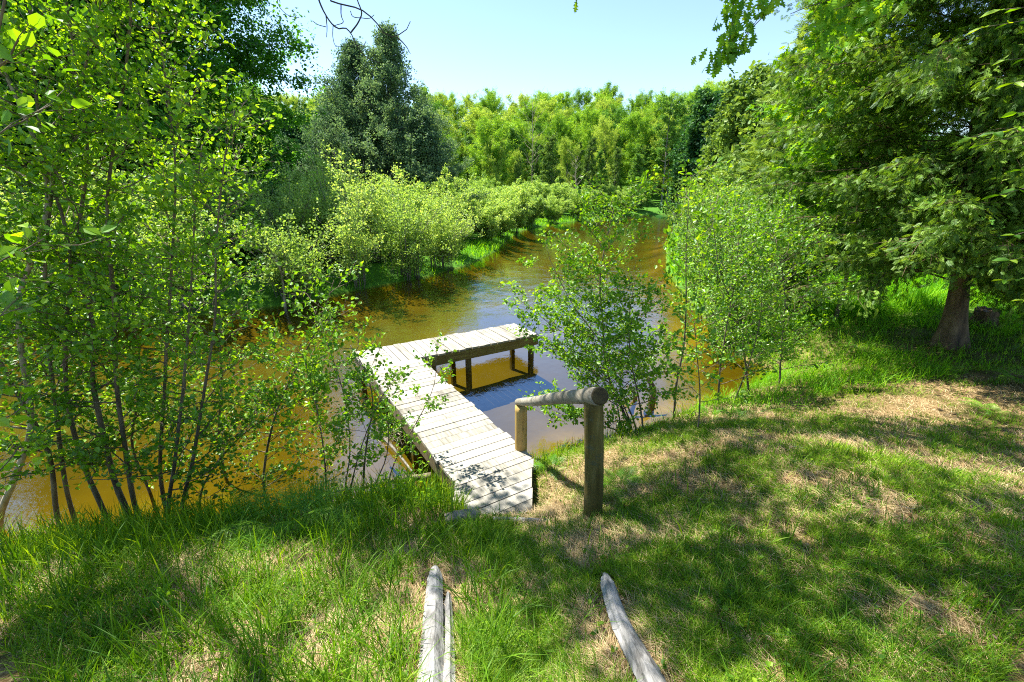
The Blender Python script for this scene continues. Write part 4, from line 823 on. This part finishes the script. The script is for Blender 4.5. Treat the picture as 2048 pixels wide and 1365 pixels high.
def polar(n, r0, r1, a0, a1, rng, pw=1.0):
    u = rng.random(n); r = r0 * (r1 / r0) ** (u ** pw); a = a0 + (a1 - a0) * rng.random(n)
    return r * np.sin(a), r * np.cos(a)
def on_dock(x, y, m=0.02):
    q = np.stack([x - pB[0], y - pB[1]], -1); a_ = q @ v; b_ = q @ u
    r = (a_ > -m) & (a_ < wm_ + m) & (b_ > -0.02) & (b_ < 5)
    P = np.array([WZ(905, 1024, DZ)[:2], WZ(1061, 1020, DZ)[:2], WZ(1065, 909, DZ)[:2], WZ(907, 962, DZ)[:2]]); ins = np.ones(x.shape, bool)
    for k in range(4):
        e = P[(k + 1) % 4] - P[k]; ins &= (e[0] * (y - P[k][1]) - e[1] * (x - P[k][0])) > -m
    return r | ins
def foot(x, y): return (np.abs(x - .02) < .42) & (y > 2.75) & (y < 3.4)
def camland(x, y):
    sd = river_sd(x, y); return sd, (sd > 0.0) & ~on_dock(x, y) & ~near_timber(x, y, .004) & ~((y > 14) | ((x < 0) & (y > 6.5)))
rg = np.random.default_rng(900); FX = G(590, 1060)
def near_timber(x, y, m):
    r = np.zeros(x.shape, bool)
    for P, w in ((P1, .05), (P2, .03), (P3, .05)):
        for a_, b_ in zip(P[:-1], P[1:]):
            e = b_[:2] - a_[:2]; t = np.clip(((x - a_[0]) * e[0] + (y - a_[1]) * e[1]) / (e @ e), 0, 1); r |= np.hypot(x - a_[0] - t * e[0], y - a_[1] - t * e[1]) < w + m
    return r
GD = 1.0
# short lawn
a = Acc(); x, y = polar(int(560000 * GD), 0.85, 12, -1.02, 1.02, rg, 0.9); sd, ok = camland(x, y)
pat = fbm(x * 2.3, y * 2.3, 21, 4); pat2 = fbm(x * 5, y * 5, 22, 3)
bare = np.exp(-((x - 4.7) / 2.2) ** 2 - ((y - 5.0) / .55) ** 2)
ok &= rg.random(len(x)) < np.clip((pat * .6 + pat2 * .4 - .46) * 8 + .34, .07, 1) * np.where(x < -.3, .42, 1) * (1 - .75 * bare)
x, y, sd = x[ok], y[ok], sd[ok]; n = len(x); r_ = np.hypot(x, y)
blades(a, x, y, rg.uniform(.035, .10, n) * (1 + .5 * (x < 0)) * np.where(foot(x, y), .35, 1), .0022 + .0007 * r_, rg.uniform(.2, 1.1, n), rg, segs=2)
o = a.obj('lawn_grass', M['grass']); tag(o, 'thin short green grass growing through straw on the bank', 'grass', kind='stuff')
# dead thatch
a = Acc(); x, y = polar(int(230000 * GD), 0.85, 9, -1.02, 1.02, rg, 0.85); sd, ok = camland(x, y); ok &= sd > .3
ok &= rg.random(len(x)) < np.clip(.9 - (fbm(x * 2.3, y * 2.3, 21, 4) - .45) * 5, .12, 1)
x, y = x[ok], y[ok]; n = len(x); r_ = np.hypot(x, y)
flow = 2.2 + 1.6 * (fbm(x * .8, y * .8, 31) - .5) + rg.normal(size=n) * 1.1
blades(a, x, y, rg.uniform(.025, .085, n), .0016 + .0006 * r_, rg.uniform(.9, 2.1, n), rg, segs=2, az=flow, zoff=.004)
o = a.obj('dead_thatch_grass', M['straw']); tag(o, 'matted dry straw-coloured grass lying flat on the bank', 'dry grass', kind='stuff')
# long grass clumps on the bank
a = Acc(); cx, cy_ = polar(3000, 1.0, 9, -1.0, 1.0, rg, 0.8); sd, ok = camland(cx, cy_); ok &= rg.random(len(cx)) < np.where(cx < .2, .9, .38); ok &= ~((cx > 2.6) & (np.abs(cy_ - 5.0) < .5)); ok &= ~foot(cx, cy_) & ~near_timber(cx, cy_, .06); cx, cy_ = cx[ok], cy_[ok]; m = 13
x = np.repeat(cx, m) + rg.normal(size=len(cx) * m) * .035; y = np.repeat(cy_, m) + rg.normal(size=len(cx) * m) * .035; hh = np.repeat(rg.uniform(.09, .24, len(cx)) * np.where(cx < 0, 1.35, .9), m)
blades(a, x, y, hh * rg.uniform(.5, 1.1, len(x)), .0045 + .0006 * np.hypot(x, y) + .002 * (x < 0), rg.uniform(.15, .9, len(x)), rg, segs=3, tint=np.clip(np.repeat(rg.random(len(cx)), m) * .6 + rg.random(len(x)) * .4, 0, 1))
o = a.obj('grass_tufts', M['grass']); tag(o, 'longer tufts of green grass scattered over the bank', 'grass', kind='stuff')
# tall grass at the shore, left of the dock
a = Acc(); n = int(52000 * GD); x = rg.uniform(-6.5, 1.6, n); y = rg.uniform(1.6, 5.6, n); sd, ok = camland(x, y)
den = np.where(x < -.35, np.clip(1.15 - sd / 1.9, .10, 1), np.clip(.9 - sd / .9, .04, 1)) * np.clip((fbm(x * 2.2, y * 2.2, 41) - .3) * 3.5, .15, 1); den *= np.where(foot(x, y), .0, 1) * np.where(np.hypot(x - FX[0], y - FX[1]) < .5, .12, 1)
ok &= rg.random(n) < den; x, y, sd = x[ok], y[ok], sd[ok]; n = len(x)
blades(a, x, y, rg.uniform(.16, .46, n) * np.where(x < -.4, np.clip(1.15 - .2 * sd, .5, 1.1), .6), rg.uniform(.006, .013, n), rg.uniform(.05, .7, n), rg, segs=4)
o = a.obj('shore_grass', M['grass']); tag(o, 'tall broad-bladed green grass fringing the water on the left', 'grass', kind='stuff')
# sedge on the right point and at the foot of the bank
a = Acc(); n = int(60000 * GD); x = rg.uniform(1.6, 12, n); y = rg.uniform(4.6, 10, n); sd, ok = camland(x, y)
den = np.clip(1.1 - sd / 1.3, 0, 1) * np.clip((x - 2.2) / 1.2, .1, 1) + ((y > 5.75 + .12 * (x - 5)) & (x > 4.4)) * .75; ok &= (rg.random(n) < den * np.clip((fbm(x * 1.6, y * 1.6, 42) - .25) * 3.2, .2, 1)) & ~((x > 6.2) & (np.hypot(x - CBX[0], y - CBX[1]) < .9) & (rg.random(n) < .8))
x, y, sd = x[ok], y[ok], sd[ok]; n = len(x)
blades(a, x, y, rg.uniform(.14, .34, n), rg.uniform(.006, .011, n), rg.uniform(.2, 1.1, n), rg, segs=3)
o = a.obj('sedge', M['sedge']); tag(o, 'bright arching sedge on the sunny point below the big cedar', 'sedge', kind='stuff')
# meadow behind the cedar
a = Acc(); n = int(90000 * GD); x = rg.uniform(5.0, 34, n); y = 9 + 17 * rg.random(n) ** 1.3; sd = river_sd(x, y); ok = (sd > .1) & (x / y < 1.35) & (x / y > .35); x, y = x[ok], y[ok]; n = len(x)
blades(a, x, y, rg.uniform(.25, .55, n), rg.uniform(.016, .03, n), rg.uniform(.1, .8, n), rg, segs=2)
o = a.obj('meadow_grass', M['sedge']); tag(o, 'sunlit long meadow grass behind the big cedar', 'grass', kind='stuff')
# grass on the far bank
a = Acc(); n = int(150000 * GD); x = rg.uniform(-24, 22, n); y = rg.uniform(7, 56, n); sd = river_sd(x, y)
far = ((x < -.3) & (y > 6.5) & (x < 0.4 * y)) | (y > 14)
ok = far & (sd > -.05) & (sd < 3.0) & (np.abs(x / y) < 1.3) & (rg.random(n) < np.clip(1.3 - sd / 3, 0, 1) * np.where((np.abs(y - 25) < 3.5) & (x < 0), 1, np.clip(fbm(x, y, 71) * 2 - .5, .1, .8))); x, y = x[ok], y[ok]; n = len(x)
pt = np.exp(-((x + 1.6) / 1.5) ** 2 - ((y - 25.5) / 4) ** 2)
blades(a, x, y, rg.uniform(.15, .45, n) * (1 + .6 * pt), .012 + .0011 * y, rg.uniform(.2, 1.2, n), rg, segs=2)
o = a.obj('bank_grass', M['sedge']); tag(o, 'bright grass along the far bank and the grassy point', 'grass', kind='stuff')
# leaf litter
a = Acc(); x, y = polar(5200, .9, 7, -1, 1, rg); sd, ok = camland(x, y); x, y = x[ok], y[ok]; n = len(x)
a.leaves(OV, OVF, np.stack([x, y, height(x, y) + .012], -1), rg.normal(size=(n, 3)) * [1, 1, .15], np.array([0, 0, 1.]) + rg.normal(size=(n, 3)) * .3, rg.uniform(.012, .038, n), rng=rg)
o = a.obj('leaf_litter', M['deadleaf']); tag(o, 'small dry brown leaves scattered in the thin grass', 'leaf litter', kind='stuff')
a = Acc(); x, y = polar(420, .9, 6, -1, 1, rg); sd, ok = camland(x, y); x, y = x[ok], y[ok]; z = height(x, y)
for q in range(len(x)):
    az = rg.random() * pi; ln = rg.uniform(.04, .16); d = np.array([cos(az), sin(az), 0]); c = np.array([x[q], y[q], z[q] + .012]); e1 = c + d * ln; e1[2] = gz(e1[0], e1[1]) + .014; a.tube([c, (c + e1) / 2 + rg.normal(size=3) * .006, e1], [.0028, .0022, .0012], 4, cap=False)
o = a.obj('fallen_twigs', M['greybark']); tag(o, 'small grey fallen twigs lying in the thin grass', 'twigs', kind='stuff')
a = Acc(); cx, cy_ = polar(700, .9, 7, -1, 1, rg); sd, ok = camland(cx, cy_); cx, cy_ = cx[ok], cy_[ok]; m = 6; az = rg.random(len(cx) * m) * 6.3; x = np.repeat(cx, m); y = np.repeat(cy_, m)
a.leaves(RD, RDF, np.stack([x, y, height(x, y) + rg.uniform(.01, .05, len(x))], -1), np.stack([np.cos(az), np.sin(az), rg.uniform(.1, .6, len(x))], -1), np.tile([0, 0, 1.], (len(x), 1)) + rg.normal(size=(len(x), 3)) * .25, rg.uniform(.010, .024, len(x)), rng=rg)
o = a.obj('low_weeds', M['grass']); tag(o, 'low broad-leaved weeds among the grass', 'weeds', kind='stuff')
# stems of herbs near the dock and on the bank
def herb(px, py, h_, seed, label, n=8, leafs=.06):
    r = np.random.default_rng(seed); b = G(px, py); w = Acc(); l = Acc(); e = empty('herb', tuple(b)); tag(e, label, 'plant')
    for s in range(n):
        d = np.array([r.normal(), r.normal(), 0]) * .12 * h_ / .3; tr = interp([r.normal(size=3) * [.03, .03, 0], d * .5 + [0, 0, h_ * .5], d * 1.2 + [0, 0, h_ * r.uniform(.7, 1)]], 8); w.tube(tr, np.linspace(.003, .001, 8), 4, cap=False)
        m = 14; t = np.linspace(.2, 1, m) * 7; k = np.minimum(t.astype(int), 6); P = tr[k] + (tr[k + 1] - tr[k]) * (t - k)[:, None]; az = np.arange(m) * 2.4 + r.random() * 6
        l.leaves(OV * [1, .45, 1], OVF, P, np.stack([np.cos(az), np.sin(az), .5 + 0 * az], -1), np.tile([0, 0, 1.], (m, 1)) + r.normal(size=(m, 3)) * .2, leafs * r.uniform(.7, 1.1, m), rng=r)
    w.obj('stems', M['fern'], e); l.obj('leaves', M['oak'], e)
herb(800, 1020, .34, 1, 'pale leafy herb clump left of the dock end', 10)
herb(862, 1030, .40, 2, 'upright leafy herb touching the dock corner', 4)
herb(328, 1190, .16, 3, 'single broad-leaved seedling in the sunny straw', 1, .09)
herb(60, 1110, .30, 4, 'arching fine-leaved herb at the left shore', 9)
herb(190, 1090, .28, 5, 'leafy herb under the leaning alders', 7)
herb(480, 1060, .25, 6, 'low leafy herb left of the large fern', 6)

# ------------------------------------------------------------------ ferns
def fern(px, py, L, n, seed, label, az0=None, spread=2 * pi, rise=.75):
    r = np.random.default_rng(seed); b = G(px, py); e = empty('fern', tuple(b)); tag(e, label, 'fern', 'ferns on the bank')
    for f in range(n):
        az = (az0 if az0 is not None else 0) + spread * ((f + r.random() * .6) / n - (.5 if az0 is not None else 0)); Lf = L * r.uniform(.75, 1.1); a = Acc(); D = np.array([cos(az), sin(az), 0]); m = 19
        s = np.linspace(0, 1, m); pts = D * (Lf * .95 * s ** 1.1)[:, None] + np.array([0, 0, 1]) * (Lf * (rise * s - .62 * rise * s ** 2.4))[:, None] + np.array([-D[1], D[0], 0]) * (r.normal() * .1 * Lf * s ** 2)[:, None]
        a.tube(pts, np.linspace(.003, .0008, m), 4, cap=False); tg = nrm(np.gradient(pts, axis=0)); sd_ = nrm(np.cross(tg, [0, 0, 1.])); nn = np.cross(sd_, tg)
        PP, DD, NN, SS = [], [], [], []
        for k in range(5, m, 1):
            pl = Lf * .40 * (1 - ((k - 5) / (m - 5)) ** 1.1) * (.6 + .4 * min(1, (k - 4) / 3)) + .008
            for sg in (-1, 1):
                pd = nrm(sd_[k] * sg + tg[k] * .5 - nn[k] * .15); q = max(3, int(pl / .010))
                for t_ in np.linspace(.08, 1, q):
                    c = pts[k] + pd * pl * t_ - np.array([0, 0, 1]) * pl * .25 * t_ ** 2; sl_ = .0125 * (1 - .75 * t_) + .003
                    for s2 in (-1, 1): PP.append(c); DD.append(nrm(np.cross(nn[k], pd) * s2 + pd * .7)); NN.append(nn[k]); SS.append(sl_)
        a.leaves(OV * [1, .6, .6], OVF, np.array(PP), np.array(DD), np.array(NN), np.array(SS), tint=np.full(len(PP), r.random()), rng=r)
        a.obj('frond', M['fern'], e)
fern(570, 1062, .62, 9, 1, 'large lacy bracken fern at the shore between alders and dock', rise=1.0)
fern(640, 1050, .5, 5, 2, 'smaller fern just right of the large bracken', rise=.9)
fern(1235, 975, .32, 7, 3, 'blue green fern in the grass right of the tall post')
fern(1105, 940, .26, 6, 4, 'small yellow green fern against the right edge of the dock')
fern(1470, 850, .34, 6, 5, 'fern on the shore below the slender alder')
fern(1420, 835, .28, 5, 6, 'low fern beside the sapling at the water edge')
fern(2035, 765, .45, 8, 7, 'broad fern at the right edge of the photo')
fern(1890, 750, .36, 6, 8, 'fern in the sedge below the cedar trunk')
fern(1975, 825, .26, 5, 9, 'small fern standing in the sunlit bare strip')
fern(1700, 700, .3, 5, 10, 'fern in the shade left of the cedar trunk')

# ------------------------------------------------------------------ oak overhead, its boughs shading the bank
def overhead(w, l, B):
    r = np.random.default_rng(500)
    tr = interp([(0, 0, -.3), (-.05, .1, 3), (-.2, .5, 6.5), (-.4, 1.2, 10)], 24); w.tube(tr, np.linspace(.24, .08, 24), 10, wob=.04, rng=r)
    limbs = []
    C = []
    tries = 0
    while len(C) < 300 and tries < 14000:
        tries += 1
        gx_ = r.uniform(-3.4, 7.2); gy_ = r.uniform(.6, 5.2)
        edge = np.interp(gx_, [-3.4, -.6, 0, .9, 2.0, 3.0, 4.2, 7.2], [2.9, 2.8, 3.8, 3.6, 4.7, 4.7, 4.35, 4.2])
        if gy_ > edge: continue
        if fbm(np.array([gx_ * 1.5]), np.array([gy_ * 2.3]), 55, 3)[0] < (.49 if gx_ > .8 else .54): continue
        g_ = np.array([gx_, gy_, gz(gx_, gy_)]); s = r.uniform(5.5, 9.0); p = g_ + SUNV * s / SUNV[2]
        c_ = p - [0, 0, CAMZ]; dep = c_[1] * cos(PITCH) - c_[2] * sin(PITCH); yy = c_[1] * sin(PITCH) + c_[2] * cos(PITCH)
        if dep > .2 and 682 - F * yy / dep > -110: continue
        C.append(p)
    C = np.array(C)
    # limbs fanning out to the clumps
    hubs = C[r.choice(len(C), 16, replace=False)]
    nodes = []
    for h_ in hubs:
        t = tr[r.integers(12, 23)] + B; mid = t * .5 + h_ * .5 + [0, 0, .5]; pl = interp([t, mid, h_], 14); w.tube(pl - B, np.linspace(.07, .02, 14), 6, cap=False, wob=.03, rng=r); nodes += list(pl[4:])
    nodes = np.array(nodes)
    P_, D_, N_, S_ = [], [], [], []
    for c in C:
        k = np.argmin(np.linalg.norm(nodes - c, axis=1)); w.tube(interp([nodes[k], nodes[k] * .5 + c * .5 + r.normal(size=3) * .1, c], 6) - B, np.linspace(.018, .006, 6), 4, cap=False)
        m = 60; q = r.normal(size=(m, 3)) * [.20, .20, .12]; P_.append(c + q - B); D_.append(nrm(q + r.normal(size=(m, 3)) * .1 + [0, 0, -.05])); N_.append(np.array([0, 0, 1.]) + r.normal(size=(m, 3)) * .5); S_.append(r.uniform(.08, .14, m))
        for t in range(5): w.tube(np.array([c, c + r.normal(size=3) * [.22, .22, .12]]) - B, [.005, .002], 3, cap=False)
    l.leaves(OAK, OAKF, np.concatenate(P_), np.concatenate(D_), np.concatenate(N_), np.concatenate(S_), rng=r)
    # the boughs that hang into view
    def bough(pix, Y, rad, leafy, spread=.05, n=60, ls=.13):
        pts = np.array([W(px, py, Y) for px, py in pix]); pl = interp(pts, 16); w.tube(pl - B, np.linspace(rad, .003, 16), 5, cap=False)
        if leafy:
            t = r.uniform(leafy, 1, n) * 15; k = np.minimum(t.astype(int), 14); P = pl[k] + (pl[k + 1] - pl[k]) * (t - k)[:, None] + r.normal(size=(n, 3)) * [spread, spread * .7, spread]
            l.leaves(OAK, OAKF, P - B, np.array([0, 0, -.8]) + r.normal(size=(n, 3)) * [.5, .5, .4], r.normal(size=(n, 3)) * [.5, .5, .3] + [0, -.8, .6], ls * r.uniform(.6, 1.1, n), rng=r)
    Y = 5.2
    bough([(1570, -260), (1555, -60), (1540, 15), (1500, 60), (1475, 90)], Y, .012, 0, n=0)
    bough([(1510, -200), (1478, -40), (1465, 20), (1462, 70), (1440, 110), (1418, 125)], Y, .009, .35, .07, 130)
    bough([(1475, 60), (1460, 95), (1450, 120)], Y, .004, .1, .05, 26)
    bough([(1545, 0), (1500, 62), (1490, 85)], Y, .004, .5, .045, 18)
    bough([(1560, -30), (1530, 5), (1500, 15)], Y, .004, .1, .06, 36)
    bough([(1840, -200), (1750, -40), (1660, 0), (1620, 12), (1580, 28)], Y, .013, 0)
    bough([(1700, -40), (1650, -5), (1628, 25)], Y, .004, .3, .05, 26)
    bough([(1850, -100), (1770, 0), (1700, 40), (1650, 60), (1622, 95)], Y, .010, .1, .08, 110)
    bough([(1760, -10), (1700, 10), (1665, 20)], Y, .005, .1, .08, 60)
    bough([(1150, -150), (1152, -40), (1153, 2)], 5.0, .004, .8, .012, 5, .10)
    return w, l
ob = np.array([2.9, -2.2, gz(2.9, -2.2)])
_e = empty('oak', tuple(ob)); tag(_e, 'overhanging oak whose leafy twigs dangle into the sky at the upper right', 'tree')
_w = Acc(); _l = Acc(); overhead(_w, _l, ob); _w.obj('trunk', M['bark'], _e, smooth=True); _l.obj('crown', M['oak'], _e)
_a = Acc()
for pix, rad in (([(650, -420), (640, -180), (648, -40), (660, 0), (681, 7), (730, 25), (752, 44), (768, 65), (782, 72), (792, 72), (804, 61), (817, 56), (821, 43)], .011), ([(792, 72), (805, 84), (813, 94), (821, 108)], .005),
                 ([(642, -90), (637, 0), (650, 29), (664, 48), (676, 56), (691, 56), (703, 68), (715, 92), (735, 116), (760, 126)], .008), ([(703, 66), (720, 44), (725, 31), (716, 0), (712, -40), (690, -110)], .006), ([(681, 8), (682, 32), (686, 43), (672, 48), (664, 50)], .004), ([(664, 48), (664, 75), (668, 88), (680, 93)], .003),
                 ([(640, -90), (560, -20), (553, 0), (575, 30), (590, 36), (601, 37)], .004), ([(650, 52), (634, 48), (625, 42)], .003), ([(650, 30), (652, 55), (651, 73)], .004), ([(702, 23), (705, 32), (725, 38), (742, 37), (749, 30)], .003), ([(715, 92), (728, 94), (734, 83)], .0025), ([(752, 50), (760, 62), (774, 66)], .0025)):
    _p = interp(np.array([W(px, py, 3.6) + [0, .02 * math.sin(px * .05), 0] for px, py in pix]), 30); _a.tube(_p - ob, np.linspace(rad, max(.002, rad * .25), 30), 6, wob=.06, rng=rg)
_a.tube(interp([W(650, -420, 3.6), np.array([0.3, 1.4, 9.5]), ob + [-.3, .9, 8.6]], 12) - ob, np.linspace(.012, .05, 12), 6)
_o = _a.obj('dead_limb', M['darkbark'], _e, smooth=True); _o['label'] = 'bare dark branching limb hanging into the sky at the top'

# ash leaves reaching in from the right edge
def ash(w, l, B):
    r = np.random.default_rng(510); tr = interp([(0, 0, -.2), (.05, .05, 1.5), (0, .1, 3.2), (.05, 0, 5.2)], 20); w.tube(tr, np.linspace(.035, .01, 20), 8)
    P_, D_, N_, S_ = [], [], [], []
    for (px, py) in ((1965, 55), (2000, 20), (2010, 120), (2030, 165), (1960, 290), (1990, 265), (2015, 300), (2035, 225), (1945, 275), (2000, 390), (2030, 470), (2010, 560), (2045, 340), (2060, 60), (2070, 250), (2020, 520), (2050, 600)):
        tip = W(px, py, 2.9 + r.normal() * .15) - B; k = int(np.clip((tip[2] + .25) / 5.2 * 19, 2, 19)); st = tr[k]; pl = interp([st, st * .45 + tip * .55 + [0, 0, .08], tip], 12); w.tube(pl, np.linspace(.006, .0015, 12), 4, cap=False)
        for q in range(4, 12):
            for s in (-1, 1):
                d = nrm(pl[min(q, 11)] - pl[q - 1]); sd_ = nrm(np.cross(d, [0, 0, 1.])) * s; P_.append(pl[q]); D_.append(nrm(sd_ + d * .6 + r.normal(size=3) * .15 + [0, 0, -.15])); N_.append(np.array([0, 0, 1.]) + r.normal(size=3) * .35); S_.append(r.uniform(.05, .085))
    l.leaves(OV * [1, .85, 1], OVF, np.array(P_), np.array(D_), np.array(N_), np.array(S_), rng=r)
_b = W(2230, 700, 3.0); _b[2] = gz(_b[0], _b[1])
_e = empty('ash_sapling', tuple(_b)); tag(_e, 'ash sapling poking bright compound leaves in from the right edge', 'tree'); _w = Acc(); _l = Acc(); ash(_w, _l, _b); _w.obj('trunk', M['bark'], _e, smooth=True); _l.obj('crown', M['oak'], _e)
